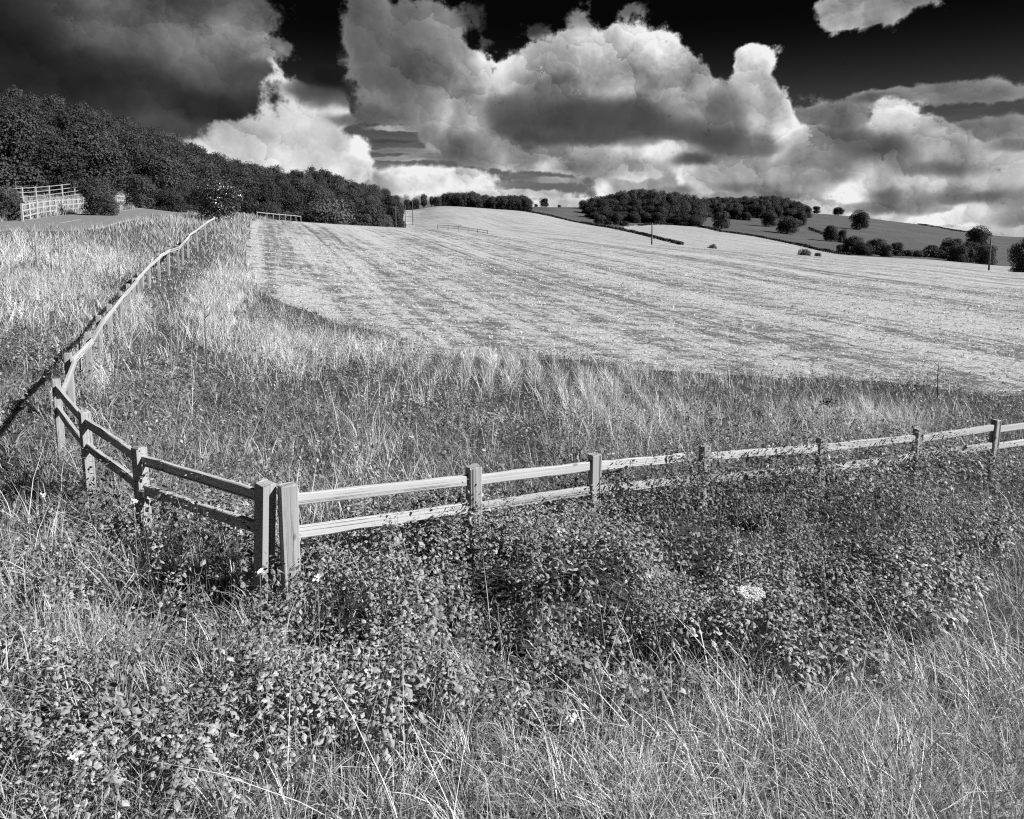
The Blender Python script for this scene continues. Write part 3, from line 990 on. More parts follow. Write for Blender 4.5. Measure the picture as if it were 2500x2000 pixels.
# --- single shrubs and trees by the road and at the foot of the wood
tree_px('shrub0', 22, 50, 452, 78, 'dark upright bush at the left edge in front of the pale roadside fence', 'bush', None, 'bush', sink=.2)
tree_px('broad3', 248, 60, 428, 92, 'leafy roadside shrub leaning left between two stretches of pale fence', 'shrub', None, 'roadside_shrub', sink=.2)
tree_px('round0', 345, 82, 424, 80, 'small round tree behind the roadside grass, right of the short pale gate', 'tree', None, 'broadleaf_tree')
tree_px('round1', 415, 84, 455, 95, 'low round tree at the wood edge left of the glossy tree', 'tree', None, 'broadleaf_tree', sink=.3)
tree_px('round2', 462, 90, 440, 70, 'pale green tree standing just behind the glossy tree', 'tree', None, 'broadleaf_tree', sink=.3)
tree_px('shrub1', 800, 122, 484, 135, 'broad domed bush on the field crest below the wood', 'bush', None, 'bush', sink=2.5)
tree_px('shrub2', 712, 124, 515, 90, 'low spreading bush beside the far pale rail fence', 'bush', None, 'bush', sink=1.5)
tree_px('round2', 655, 128, 490, 70, 'round tree rising behind the far pale rail fence', 'tree', None, 'broadleaf_tree', sink=1)
tree_px('shrub2', 885, 128, 520, 62, 'small dark bush on the crest right of the gap of pale grass', 'bush', None, 'bush', sink=1.5)
tree_px('round0', 912, 134, 500, 75, 'round dark tree on the crest just left of the telegraph poles', 'tree', None, 'broadleaf_tree', sink=1.5)
tree_px('shrub0', 940, 140, 522, 50, 'dark bush at the foot of the leftmost telegraph pole', 'bush', None, 'bush', sink=1)
tree_px('round1', 968, 190, 490, 52, 'round tree behind the middle telegraph pole', 'tree', None, 'broadleaf_tree')
tree_px('shrub1', 978, 205, 537, 22, 'little bush by the lane below the pale hill field', 'bush', None, 'bush', minh=1.2)
# glossy tree: bigger leaves that catch the sun
gx, gy, gzz = gpt(534, 66)
gt = thing('glossy_leaved_tree', 'tree with dark glossy sparkling leaves where the fence meets the road', 'tree', (gx, gy, gzz - .5))
gme = crown_mesh('crown', 401, 5.4, 5.2, 9000, .15, 12, .05, mat=M_glossy, loose=.22, inner=.35)
link('crown', gme, gt)
link('trunk', trunk_mesh('trunk', 402, 5.0, 5.0, .12, 8), gt)

# --- trees along the skyline above the pale hill field
for (px, top, w, kd, lb) in [
    (996, 486, 26, 'round1', 'low dark tree at the right end of the hillside wood'),
    (1014, 482, 22, 'round2', 'small dark tree beside the end of the wood on the skyline'),
    (1035, 472, 20, 'slim0', 'tall narrow tree on the skyline left of the hilltop spinney'),
    (1054, 479, 16, 'slim1', 'slim pointed tree on the skyline by the round one'),
    (1069, 480, 24, 'round0', 'round tree on the skyline touching the left end of the spinney')]:
    tree_px(kd, px, 425, top, w, lb, 'tree', None, 'skyline_tree', sink=.5)
rw = random.Random(12)
px = 1086.0
while px < 1292:
    top = np.interp(px, [1085, 1105, 1140, 1150, 1175, 1210, 1260, 1285, 1295], [468, 465, 466, 462, 472, 474, 472, 474, 484]) + rw.uniform(-1, 2)
    for dY in (0, 26):
        tree_px(rw.choice(['broad1', 'broad4', 'round1', 'slim0', 'broad2']), px + rw.uniform(-3, 3), 462 + dY, top + (2 if dY else 5), rw.uniform(24, 36),
                *wood_label('hilltop spinney', dY, [(0, 'front row'), (26, 'back row')], px, (1085, 1292)), 'spinney_tree', sink=1)
    px += rw.uniform(11, 15)
tree_px('shrub2', 1309, 610, 498, 11, 'tiny bush on the skyline beside the hilltop spinney', 'bush', None, 'bush', minh=1.5)
tree_px('round0', 1329, 612, 484, 25, 'lone round tree on the skyline right of the spinney', 'tree', None, 'lone_tree')
tree_px('shrub1', 1366, 612, 500, 10, 'very low bush on the bare skyline between two lone trees', 'bush', None, 'bush', minh=1.0)
tree_px('round2', 1424, 600, 487, 25, 'lone round tree on the skyline left of the dense central wood', 'tree', None, 'lone_tree')

# --- central wood
rw = random.Random(31)
for (Y, x0, x1, topf, step) in [
    (645, 1470, 1725, lambda p: np.interp(p, [1470, 1500, 1550, 1600, 1640, 1690, 1725], [476, 468, 459, 462, 465, 476, 486]), 24),
    (595, 1450, 1715, lambda p: np.interp(p, [1450, 1480, 1510, 1560, 1640, 1700, 1720], [476, 476, 470, 464, 472, 486, 498]), 24),
    (555, 1442, 1712, lambda p: np.interp(p, [1440, 1470, 1520, 1600, 1680, 1715], [492, 484, 484, 482, 490, 504]), 26),
    (520, 1446, 1706, lambda p: np.interp(p, [1440, 1480, 1540, 1600, 1680, 1710], [506, 498, 500, 500, 505, 516]), 28),
    (495, 1460, 1696, lambda p: np.interp(p, [1455, 1500, 1560, 1640, 1700], [520, 512, 516, 518, 524]), 30)]:
    p = float(x0)
    while p < x1:
        tree_px(rw.choice(['broad0', 'broad2', 'broad5', 'round0', 'round1', 'round2', 'broad3']), p, Y + rw.uniform(-8, 8), topf(p) + rw.uniform(-2, 3), rw.uniform(36, 54),
                *wood_label('dense central wood', Y, [(500, 'front row'), (530, 'second row'), (700, 'upper rows')], p, (x0, x1)), 'woodland_tree', sink=1)
        p += step * rw.uniform(.85, 1.15)
for (px, top, w, lb) in [(1463, 522, 34, 'pale rounded tree at the left foot of the central wood'), (1484, 532, 24, 'smaller rounded bush in front of the central wood'),
                         (1507, 518, 30, 'cone shaped tree at the front of the central wood'), (1524, 550, 26, 'low bush where the dark hedge meets the central wood')]:
    tree_px('round1', px, 432, top, w, lb, 'tree', None, 'edge_tree', minh=3)
# --- ridge wood to its right
for (Y, x0, x1, topf, step) in [
    (900, 1720, 1975, lambda p: np.interp(p, [1720, 1760, 1800, 1850, 1875, 1910, 1940, 1975], [480, 478, 480, 477, 475, 478, 486, 500]), 15),
    (800, 1722, 1975, lambda p: np.interp(p, [1720, 1760, 1850, 1875, 1910, 1940, 1975], [486, 484, 486, 482, 484, 492, 504]), 17),
    (720, 1722, 1900, lambda p: np.interp(p, [1720, 1770, 1830, 1900], [494, 490, 498, 500]), 20),
    (660, 1728, 1840, lambda p: np.interp(p, [1720, 1790, 1810, 1840], [505, 500, 512, 524]), 22)]:
    p = float(x0)
    while p < x1:
        tree_px(rw.choice(['broad0', 'broad2', 'broad5', 'round0', 'round1', 'round2']), p, Y + rw.uniform(-12, 12), topf(p) + rw.uniform(-2, 3), rw.uniform(26, 38),
                *wood_label('long ridge wood', Y, [(670, 'front row'), (810, 'middle rows'), (999, 'skyline row')], p, (x0, x1)), 'woodland_tree', sink=1.5)
        p += step * rw.uniform(.85, 1.15)
for (kd, px, Y, top, w, lb) in [
    ('round0', 1761, 480, 515, 48, 'lone oval tree standing in the meadow right of the central wood'),
    ('round2', 1877, 560, 512, 42, 'rounded tree in the meadow below the ridge wood, pale at its top'),
    ('round1', 1922, 490, 526, 60, 'largest dark rounded tree of the group below the ridge wood'),
    ('broad2', 1930, 600, 508, 40, 'tree behind the largest rounded tree, against the ridge wood'),
    ('broad1', 1951, 590, 512, 40, 'dark tree at the right end of the group below the ridge wood'),
    ('round0', 1993, 930, 503, 21, 'small round tree on the skyline just past the ridge wood'),
    ('broad0', 2046, 920, 505, 29, 'flat topped lone tree on the skyline, second past the ridge wood'),
    ('round2', 2098, 610, 511, 48, 'big dark oak standing alone on the slope below the skyline'),
    ('round1', 2028, 450, 549, 40, 'oval tree at the upper end of the hedge above the right copse'),
    ('round0', 2056, 450, 560, 26, 'small tree tucked behind the oval hedge tree'),
    ('round2', 2386, 470, 549, 58, 'tall dome shaped tree rising behind the far right copse'),
    ('round0', 2330, 420, 582, 40, 'pale topped tree at the back of the far right copse'),
]:
    tree_px(kd, px, Y, top, w, lb, 'tree', None, 'lone_tree')
tree_px('shrub0', 2257, 860, 549, 17, 'small bush on the skyline hedge at the right', 'bush', None, 'bush', minh=2)
tree_px('shrub1', 2277, 850, 556, 9, 'tiny bush beside the skyline hedge bush', 'bush', None, 'bush', minh=1.2)
tree_px('shrub1', 2326, 800, 567, 16, 'low bush on the hedge line below the right skyline', 'bush', None, 'bush', minh=1.6)
# copse one and two beyond the crest
for (px, top, w, lb) in [(2056, 596, 34, 'leftmost low tree of the copse beyond the field crest'), (2082, 574, 56, 'tall pale topped tree, second from the left in the copse beyond the crest'),
                         (2108, 590, 44, 'dark tree in the middle of the copse beyond the crest'), (2139, 580, 54, 'broad round tree in the middle right of the copse beyond the crest'),
                         (2163, 596, 34, 'dark tree right of the broad round one in the copse'), (2187, 591, 44, 'pale sunlit tree near the right end of the copse beyond the crest'),
                         (2215, 610, 32, 'low dark bush tree at the gap between the two copses'), (2236, 611, 34, 'low dark tree just right of the gap between the two copses'),
                         (2272, 597, 44, 'leftmost tree of the far right copse'), (2300, 600, 44, 'dark tree second from the left in the far right copse'),
                         (2316, 579, 44, 'tall dark tree near the middle of the far right copse'), (2338, 598, 54, 'broad rounded tree at the front of the far right copse'),
                         (2368, 586, 50, 'tall tree in the right half of the far right copse'), (2384, 600, 40, 'dark tree below the dome shaped tree in the far right copse'),
                         (2408, 596, 50, 'tree behind the wooden pole at the right end of the far copse')]:
    tree_px(rw.choice(['round0', 'round1', 'round2', 'broad4', 'broad5']), px, 330 + (px % 7) * 5, top, w, lb, 'tree', None, 'copse_tree', sink=1.5)
tree_px('round1', 2505, 150, 577, 84, 'dark tree cut by the right edge of the picture on the field crest', 'tree', None, 'lone_tree', sink=1.0)
tree_px('shrub0', 1739, 152, 595, 34, 'flat bush on the field crest in front of the pale far field', 'bush', None, 'bush', minh=1.5, sink=.3)
tree_px('shrub1', 1963, 152, 607, 34, 'dark round bush on the field crest, larger of the pair', 'bush', None, 'bush', minh=1.6, sink=.3)
tree_px('shrub2', 1996, 150, 616, 22, 'small pale bush on the field crest, right one of the pair', 'bush', None, 'bush', minh=1.2, sink=.3)


# ------------------------------------------------------------------ hedges in the distance
def hedge(pts, h, w, label, seed):
    """a clipped line of small leaf clumps along a path of (px, Y)"""
    rs = np.random.RandomState(seed)
    P = np.array([gpt(px, Y) for px, Y in pts])
    seg = np.linalg.norm(np.diff(P, axis=0), axis=1)
    cum = np.concatenate([[0], np.cumsum(seg)])
    n = int(cum[-1] * 26)
    s = rs.uniform(0, cum[-1], n)
    x = np.interp(s, cum, P[:, 0]) + rs.normal(0, w * .35, n)
    y = np.interp(s, cum, P[:, 1]) + rs.normal(0, w * .35, n)
    hv = h * (0.7 + 0.7 * vnoise(s, s * 0, 9.0, seed))
    z = ground(x, y) + rs.uniform(0, 1, n) ** .7 * hv
    C = np.stack([x, y, z], 1)
    a, b = rs.normal(size=(n, 3)), rs.normal(size=(n, 3))
    a /= np.linalg.norm(a, axis=1)[:, None]
    b = np.cross(a, b)
    b /= np.linalg.norm(b, axis=1)[:, None]
    L = .35
    V = np.stack([C - a * L, C + b * L * .7, C + a * L, C - b * L * .7], 1).reshape(-1, 3)
    i = np.arange(n)[:, None] * 4
    T = np.concatenate([i + np.array([0, 1, 2]), i + np.array([0, 2, 3])], 0)
    o = link('hedge', tri_mesh('hedge', V, T, M_crown, np.repeat(rs.uniform(.5, 1.2, n), 4)))
    tag(o, label, 'hedge')
    return o


hedge([(1290, 452), (1350, 446), (1430, 421), (1489, 384), (1540, 345), (1592, 310), (1668, 272)], 1.0, .9, 'thin dark hedge running down the slope from the spinney past the pole', 1)
hedge([(1700, 502), (1760, 441), (1850, 421), (1950, 381), (2050, 331), (2080, 326)], 1.1, 1.0, 'dark hedge between the pale far field and the meadow at the right', 2)
hedge([(1975, 560), (2010, 520), (2060, 440)], 1.6, 1.4, 'short hedge climbing to the oval tree above the right copse', 3)
hedge([(2240, 870), (2290, 840), (2350, 790), (2420, 770)], 1.6, 1.2, 'faint hedge line just under the skyline at the far right', 4)
hedge([(2075, 338), (2150, 342), (2250, 345), (2340, 345), (2420, 345)], 3.2, 2.6, 'low hedge joining the two copses beyond the field crest', 6)
hedge([(1560, 446), (1600, 482), (1700, 504)], 1.0, 2.0, 'scrubby strip along the foot of the central wood', 5)

# ------------------------------------------------------------------ fences
fr = random.Random(3)


def seg_rot(p, q):
    d = Vector(q) - Vector(p)
    return d, d.to_track_quat('Z', 'Y').to_matrix() if d.length else Matrix.Identity(3)


def make_post(parent, x, y, zt, h, w, t, rz, mat, lean=(0, 0), bevel=.008):
    wear = fr.uniform(-.12, .12)
    me = MB().box((0, 0, -h / 2), (w * fr.uniform(.95, 1.05), t, h), None, bevel=bevel).mesh('post', M_post if mat is M_wood else mat)
    for v in me.vertices:
        k = .004 if v.co.z < -.02 else .007
        v.co.x += fr.uniform(-k, k)
        v.co.y += fr.uniform(-k, k)
        if v.co.z > -.02: v.co.z += fr.uniform(-.012, .004) + v.co.x * wear
    o = link('post', me, parent)
    o.location = (x, y, zt)
    o.rotation_euler = (lean[0], lean[1], rz)
    return o


def make_rail(parent, p, q, hgt, thk, mat, sag=0.0, bevel=0.006):
    """a sawn rail; local Z runs along it so that the grain follows"""
    d = Vector(q) - Vector(p)
    L = d.length
    z = d.normalized()
    up = Vector((0, 0, 1))
    xa = z.cross(up).normalized()
    ya = xa.cross(z).normalized()
    b = MB()
    h2, t2 = hgt / 2, thk / 2
    n = 7
    e = bevel
    prof = [(-t2, -h2 + e), (-t2 + e, -h2), (t2 - e, -h2), (t2, -h2 + e), (t2, h2 - e), (t2 - e, h2), (-t2 + e, h2), (-t2, h2 - e)]
    wob = [fr.uniform(-.005, .005) for _ in range(n)]
    for i in range(n):
        f = i / (n - 1)
        oy = wob[i] - sag * math.sin(math.pi * f)
        k = 1 + fr.uniform(-.04, .04)
        for (a, c) in prof:
            b.v.append((a * k + fr.uniform(-.002, .002), c * k + oy + fr.uniform(-.003, .003), L * f))
    m_ = len(prof)
    for i in range(n - 1):
        for k in range(m_):
            b.f.append((i * m_ + k, i * m_ + (k + 1) % m_, (i + 1) * m_ + (k + 1) % m_, (i + 1) * m_ + k))
    b.f.append(tuple(range(m_))[::-1])
    b.f.append(tuple((n - 1) * m_ + k for k in range(m_)))
    o = link('rail', b.mesh('rail', mat), parent)
    o.matrix_local = Matrix.Translation(Vector(p)) @ Matrix((xa, ya, z)).transposed().to_4x4()
    return o


def top_z(px, py, Y):
    return at(px, py, Y)[2]


# right run: (left px of the post, right px, top py, Y)
RIGHT = [(703, 1182, 5.80), (1156, 1137, 6.85), (1452, 1108, 7.72), (1722, 1088, 8.6), (2007, 1070, 9.45), (2243, 1047, 10.2), (2433, 1025, 11.0), (2640, 1003, 11.85), (2860, 985, 12.8)]
fence_r = thing('timber_fence', 'weathered post and rail fence running right from the corner through the nettles', 'fence', (0, 0, 0))
PR = []
for i, (px, py, Y) in enumerate(RIGHT):
    x, y, z = at(px, py, Y)
    PR.append((x, y, z))
ang = [math.atan2(PR[min(i + 1, 8)][1] - PR[max(i - 1, 0)][1], PR[min(i + 1, 8)][0] - PR[max(i - 1, 0)][0]) for i in range(9)]
leans = [(0.0, .0), (.01, -.01), (.0, .01), (.02, .0), (.0, .02), (-.01, .03), (.0, .06), (0, .05), (0, .0)]
for i, (x, y, z) in enumerate(PR):
    make_post(fence_r, x, y, z, 1.5, .142 if i == 0 else .125, .10, ang[i], M_wood, leans[i])
for i in range(8):
    a, b = PR[i], PR[i + 1]
    dx = Vector((b[0] - a[0], b[1] - a[1], 0)).normalized()
    for k, dz in enumerate((0.125, 0.41)):
        ya_, yb_ = (-dz - .02 + fr.uniform(-.01, .01)), (-dz + fr.uniform(-.01, .01))
        a0 = Vector((a[0], a[1], a[2] + ya_)) + dx * .04
        b0 = Vector((b[0], b[1], b[2] + yb_)) - dx * .04
        if i == 2 and k == 0:                      # this top rail has come away short of its post
            b0 = a0.lerp(b0, .80)
        make_rail(fence_r, a0, b0, .098, .045, M_wood)

# left run
fence_l = thing('timber_fence', 'weathered post and rail fence curving away up the verge towards the road', 'fence', (0, 0, 0))
tops_l = [(648, 1178, 5.78), (340, 1090, 6.8), (205, 1003, 8.05), (136, 925, 9.5), (165, 862, 11.15), (213, 812, 12.95), (240, 770, 14.9), (266, 742, 16.9), (293, 710, 19.4), (312, 693, 21.3), (326, 678, 23.0), (338, 664, 25.0)] + _px_far
PL = [at(px, py, Y) for (px, py, Y) in tops_l]
nP = len(PL)
for i, (x, y, z) in enumerate(PL):
    p0, p1 = PL[max(i - 1, 0)], PL[min(i + 1, nP - 1)]
    rz = math.atan2(p1[1] - p0[1], p1[0] - p0[0])
    far = i > 8
    make_post(fence_l, x, y, z, 1.45, .125 if not far else .13, .10 if i else .13, rz, M_wood, (fr.uniform(-.03, .03), fr.uniform(-.03, .03)) if i > 2 else ((.02, -.05), (.0, .03), (-.02, .0))[i])
for i in range(nP - 1):
    a, b = Vector(PL[i]), Vector(PL[i + 1])
    dx = (b - a).normalized()
    n2 = Vector((dx.y, -dx.x, 0)).normalized()       # field side of the posts
    off = 0.0 if i < 3 else 0.075
    nseg = max(1, int(round((b - a).length / 2.2)))
    for k, dz in enumerate((0.13, 0.42)):
        if k == 1 and i > 2:
            continue
        j1, j2 = (fr.uniform(-.03, .03), fr.uniform(-.03, .03)) if i > 2 else (0, 0)
        make_rail(fence_l, a + n2 * (off + .01 * (i % 2)) - dx * (.12 if i > 2 else -.03) + Vector((0, 0, -dz + j1)), b + n2 * (off + .01 * (i % 2)) + dx * (.05 if i > 2 else -.03) + Vector((0, 0, -dz + j2)), .10 if i < 9 else .12, .045, M_wood)


def simple_fence(pts, h, n_rail, label, mat, spacing, pw=.1, rh=.09, name='post_and_rail_fence', z_off=0.0, gap0=.12, gap=None, thin=.05):
    """pts: (px, Y) path; posts every 'spacing' metres standing on the ground"""
    P = [Vector(gpt(px, Y)) for px, Y in pts]
    t = thing(name, label, 'fence', tuple(P[0]))
    seg = [(P[i + 1] - P[i]).length for i in range(len(P) - 1)]
    tot = sum(seg)
    n = max(2, int(round(tot / spacing)) + 1)
    out = []
    for i in range(n):
        s = tot * i / (n - 1)
        k = 0
        while k < len(seg) - 1 and s > seg[k]:
            s -= seg[k]
            k += 1
        p = P[k].lerp(P[k + 1], min(1, s / seg[k]))
        p.z = gz(p.x, p.y) + z_off
        out.append(p)
    base = P[0]
    me = MB().box((0, 0, h / 2 - .15), (pw, pw, h + .3)).mesh('post', mat)
    for p in out:
        o = link('post', me, t)
        o.location = p - base
        o.rotation_euler = (fr.uniform(-.03, .03), fr.uniform(-.03, .03), fr.uniform(-.2, .2))
    gap = gap or (h - gap0) / n_rail
    for i in range(n - 1):
        for k in range(n_rail):
            zz = Vector((0, 0, h - gap0 - k * gap))
            make_rail(t, out[i] - base + zz, out[i + 1] - base + zz, rh, thin, mat, bevel=.004)
    return t


simple_fence([(56, 49), (110, 55.5), (165, 63), (214, 71)], 1.3, 3, 'pale close posted roadside fence at the left beyond the road', M_white, 2.1, .12, .09, gap0=.12)
simple_fence([(286, 86), (326, 88)], 1.1, 2, 'short low pale fence right of the leaning roadside shrub', M_white, 1.6, .12, .11)
simple_fence([(326, 87), (352, 88)], 1.7, 3, 'short taller pale fence panel by the wood edge', M_white, 1.5, .14, .13)
simple_fence([(-60, 62), (47, 72), (110, 79), (170, 86), (232, 95)], 1.9, 4, 'tall four rail fence climbing in front of the dark wood', M_greyrail, 4.0, .16, .07, gap0=.1)
simple_fence([(40, 80), (120, 86), (200, 95), (260, 102)], 2.2, 4, 'dim dark rail fence under the trees behind the pale ones', M_dark, 6.0, .12, .08, gap0=.1)
simple_fence([(628, 96), (650, 98), (690, 104), (735, 112)], .95, 1, 'low pale rail fence along the top left corner of the field', M_greyrail, 2.4, .08, .09)
simple_fence([(1068, 226), (1120, 222), (1190, 214)], 1.5, 2, 'dark low rail fence at the foot of the pale hill field', M_dark, 4.0, .14, .12)
simple_fence([(716, 150), (738, 150)], 2.4, 3, 'small patch of pale railing between the bushes below the wood', M_white, 2.6, .2, .14)


# ------------------------------------------------------------------ poles
def pole(px, Y, top, r, label, arm=True):
    x, y, z = gpt(px, Y)
    zt = top_z(px, top, Y)
    t = thing('telegraph_pole', label, 'pole', (x, y, z))
    MB().tube([(0, 0, -.5), (0, 0, (zt - z) * .5), (0, 0, zt - z)], [r * 1.15, r, r * .8], 8).build('post', M_pole, t, True)
    if arm:
        MB().box((0, 0, zt - z - .35), (1.0, .1, .1)).build('crossarm', M_pole, t)
        b = MB()
        for s in (-.4, .4):
            b.tube([(s, 0, zt - z - .3), (s, 0, zt - z - .12)], [.04, .03], 6)
        b.build('insulator', M_white, t)
    return t


pole(1591, 126, 545, .12, 'thin wooden pole on the field crest left of centre right wood', False)
pole(2414, 128, 584, .14, 'wooden pole with short crossarm on the field crest at the far right')
pole(967, 142, 503, .10, 'leftmost telegraph pole by the lane below the wood', True)
pole(990, 200, 500, .11, 'middle telegraph pole of the three by the lane', False)
pole(1008, 250, 487, .13, 'farthest telegraph pole of the three by the lane', False)

# ------------------------------------------------------------------ planting in the foreground
rs = np.random.RandomState(2024)


def blobs(px, py, L):
    v = np.zeros(len(px))
    for (cx, cy, rx, ry, a) in L:
        v += a * np.exp(-(((px - cx) / rx) ** 2 + ((py - cy) / ry) ** 2))
    return v


def scatter(Y0, Y1, rho, power=0.0, amax=0.80):
    """random ground points; rho per square metre near Y0, thinning with distance by 'power'"""
    nb = 14
    X_, Y_ = [], []
    edges = np.exp(np.linspace(math.log(Y0), math.log(Y1), nb + 1))
    for a, b in zip(edges[:-1], edges[1:]):
        area = amax * (b * b - a * a)
        n = int(area * rho * ((Y0 / a) ** power))
        y = np.sqrt(rs.uniform(a * a, b * b, n))
        x = rs.uniform(-amax, amax, n) * y
        X_.append(x)
        Y_.append(y)
    x, y = np.concatenate(X_), np.concatenate(Y_)
    z = ground(x, y)
    dn = y * cP - z * sP
    px = CX + FPX * x / dn
    py = PY0 - FPX * (y * sP + z * cP) / dn
    return x, y, z, px, py


def road_free(x, y):
    return np.abs(x - np.interp(y, [p[1] for p in ROAD], [p[0] for p in ROAD])) > 3.6


def blade_tris(x, y, z, h, w, laz, lean, curl, tone, segs=2):
    n = len(x)
    faz = rs.uniform(0, 2 * np.pi, n)
    wx, wy = np.cos(faz), np.sin(faz)
    lx, ly = np.cos(laz), np.sin(laz)
    V = []
    ts = np.linspace(0, 1, segs + 1)
    for j, t in enumerate(ts):
        o = h * (lean * t + curl * t * t)
        up = h * (t - 0.45 * (lean * t * 0.5 + curl * t * t) ** 2 - 0.12 * curl * t * t)
        cx, cy, cz = x + lx * o, y + ly * o, z + up
        if j < segs:
            ww = w * (1 - 0.55 * t) * .5
            V.append(np.stack([cx - wx * ww, cy - wy * ww, cz], 1))
            V.append(np.stack([cx + wx * ww, cy + wy * ww, cz], 1))
        else:
            V.append(np.stack([cx, cy, cz], 1))
    m = 2 * segs + 1
    V = np.stack(V, 1).reshape(-1, 3)
    T = []
    for j in range(segs - 1):
        T += [[2 * j, 2 * j + 1, 2 * j + 3], [2 * j, 2 * j + 3, 2 * j + 2]]
    j = segs - 1
    T.append([2 * j, 2 * j + 1, 2 * j + 2])
    T = (np.arange(n)[:, None, None] * m + np.array(T)[None]).reshape(-1, 3)
    return V, T, np.repeat(tone, m)


LT = np.array([[0, 0, 0], [.42, .5, -.10], [.42, -.5, -.10], [.5, 0, .04], [1, 0, -.12], [.78, .26, -.07], [.78, -.26, -.07]])
LF = np.array([[0, 3, 1], [0, 2, 3], [1, 3, 5], [3, 2, 6], [5, 3, 4], [3, 6, 4]])
LTs = np.array([[0, 0, 0], [.45, .42, -.05], [.45, -.42, -.05], [1, 0, -.1]])
LFs = np.array([[0, 3, 1], [0, 2, 3]])


def leaf_tris(P, az, el, roll, L, W, tone, small=False):
    tpl, fc = (LTs, LFs) if small else (LT, LF)
    ce, se = np.cos(el), np.sin(el)
    d = np.stack([np.cos(az) * ce, np.sin(az) * ce, se], 1)
    s0 = np.stack([-np.sin(az), np.cos(az), np.zeros_like(az)], 1)
    n0 = np.cross(d, s0)
    s = s0 * np.cos(roll)[:, None] + n0 * np.sin(roll)[:, None]
    nn = np.cross(d, s)
    V = (P[:, None, :] + tpl[None, :, 0:1] * (d * L[:, None])[:, None, :] + tpl[None, :, 1:2] * (s * W[:, None])[:, None, :]
         + tpl[None, :, 2:3] * (nn * L[:, None])[:, None, :])
    m = len(tpl)
    T = (np.arange(len(P))[:, None, None] * m + fc[None]).reshape(-1, 3)
    return V.reshape(-1, 3), T, np.repeat(tone, m)


def join(parts):
    V, T, t, o = [], [], [], 0
    for (v, f, k) in parts:
        V.append(v)
        T.append(f + o)
        t.append(k)
        o += len(v)
    return np.concatenate(V), np.concatenate(T), np.concatenate(t)


def add_stuff(name, parts, mat, label=None):
    V, T, t = join(parts)
    me = tri_mesh(name, V, T, mat, t)
    o = link(name, me)
    tag(o, kind='stuff')
    if label: o['label'] = label
    return len(T)


# the leafy cover: how tall it stands at a place (photograph coordinates of the ground point)
FENCE_R = np.array([(p[0], p[1]) for p in PR])
FENCE_L = np.array([(p[0], p[1]) for p in PL])


def fence_side(x, y):
    """signed distance-like value: negative on the camera side of the right run"""
    yy = np.interp(x, FENCE_R[:, 0], FENCE_R[:, 1])
    return y - yy


def dist_path(x, y, P):
    d = np.full(len(x), 1e9)
    for a, b in zip(P[:-1], P[1:]):
        ab = b - a
        t = np.clip(((x - a[0]) * ab[0] + (y - a[1]) * ab[1]) / (ab @ ab), 0, 1)
        d = np.minimum(d, np.hypot(x - a[0] - ab[0] * t, y - a[1] - ab[1] * t))
    return d


def grass_edge(x):
    """distance at which the foreground grass gives way to nettles"""
    return np.interp(x, [-4, -1.5, -.3, .8, 1.6, 2.6, 3.8, 5.5, 8], [3.2, 3.5, 4.2, 4.55, 4.6, 4.9, 6.0, 8.0, 10.5])


def leafy_height(x, y, px, py):
    fs = fence_side(x, y)
    ge = grass_edge(x)
    h = np.zeros(len(x))
    bank = (x > -1.2) & (fs < 0.5) & (y > ge - .4)
    # tall nettle bank that climbs to the rails right of the middle of the picture
    tall = np.interp(x, [-1.8, -.8, .2, 1.2, 2.4, 4.3, 6.0, 7.5, 9], [.58, .70, .82, .94, 1.02, 1.0, .90, .74, .62])
    near_f = np.clip((y - ge + .4) / np.maximum(1.2, (y - fs) - ge), 0, 1)
    h = np.where(bank, tall * (0.55 + 0.45 * near_f), h)
    left = (x <= -1.2) & (y > 2.8) & (y < 10)
    h = np.where(left, .34 + .16 * vnoise(x, y, 1.3, 2), h)
    beh = (fs >= 0.5) & (x > -1.9) & (y < 24)
    h = np.where(beh, .32 + .25 * vnoise(x, y, 1.8, 6), h)
    lb = (x <= -1.9) & (y >= 6)
    h = np.where(lb, .34 + .30 * vnoise(x, y, 2.5, 7), h)
    # hollow in front of the corner, where the ground shows deep shade
    holl = np.exp(-(((x + 2.6) / .9) ** 2 + ((y - 5.2) / .55) ** 2)) + .8 * np.exp(-(((x + 1.3) / .35) ** 2 + ((y - 4.9) / .35) ** 2))
    h *= 1 - .30 * np.clip(holl, 0, 1)
    dl = np.minimum(dist_path(x, y, FENCE_L[:9]), 9)
    h += .34 * np.exp(-(dl / .55) ** 2) * (fs < 1.5)
    f1 = fnoise(x, y, .95, 11)
    h *= 0.34 + 1.18 * f1
    h *= 1 - .55 * (vnoise(x, y, .6, 14) < .33)
    return h


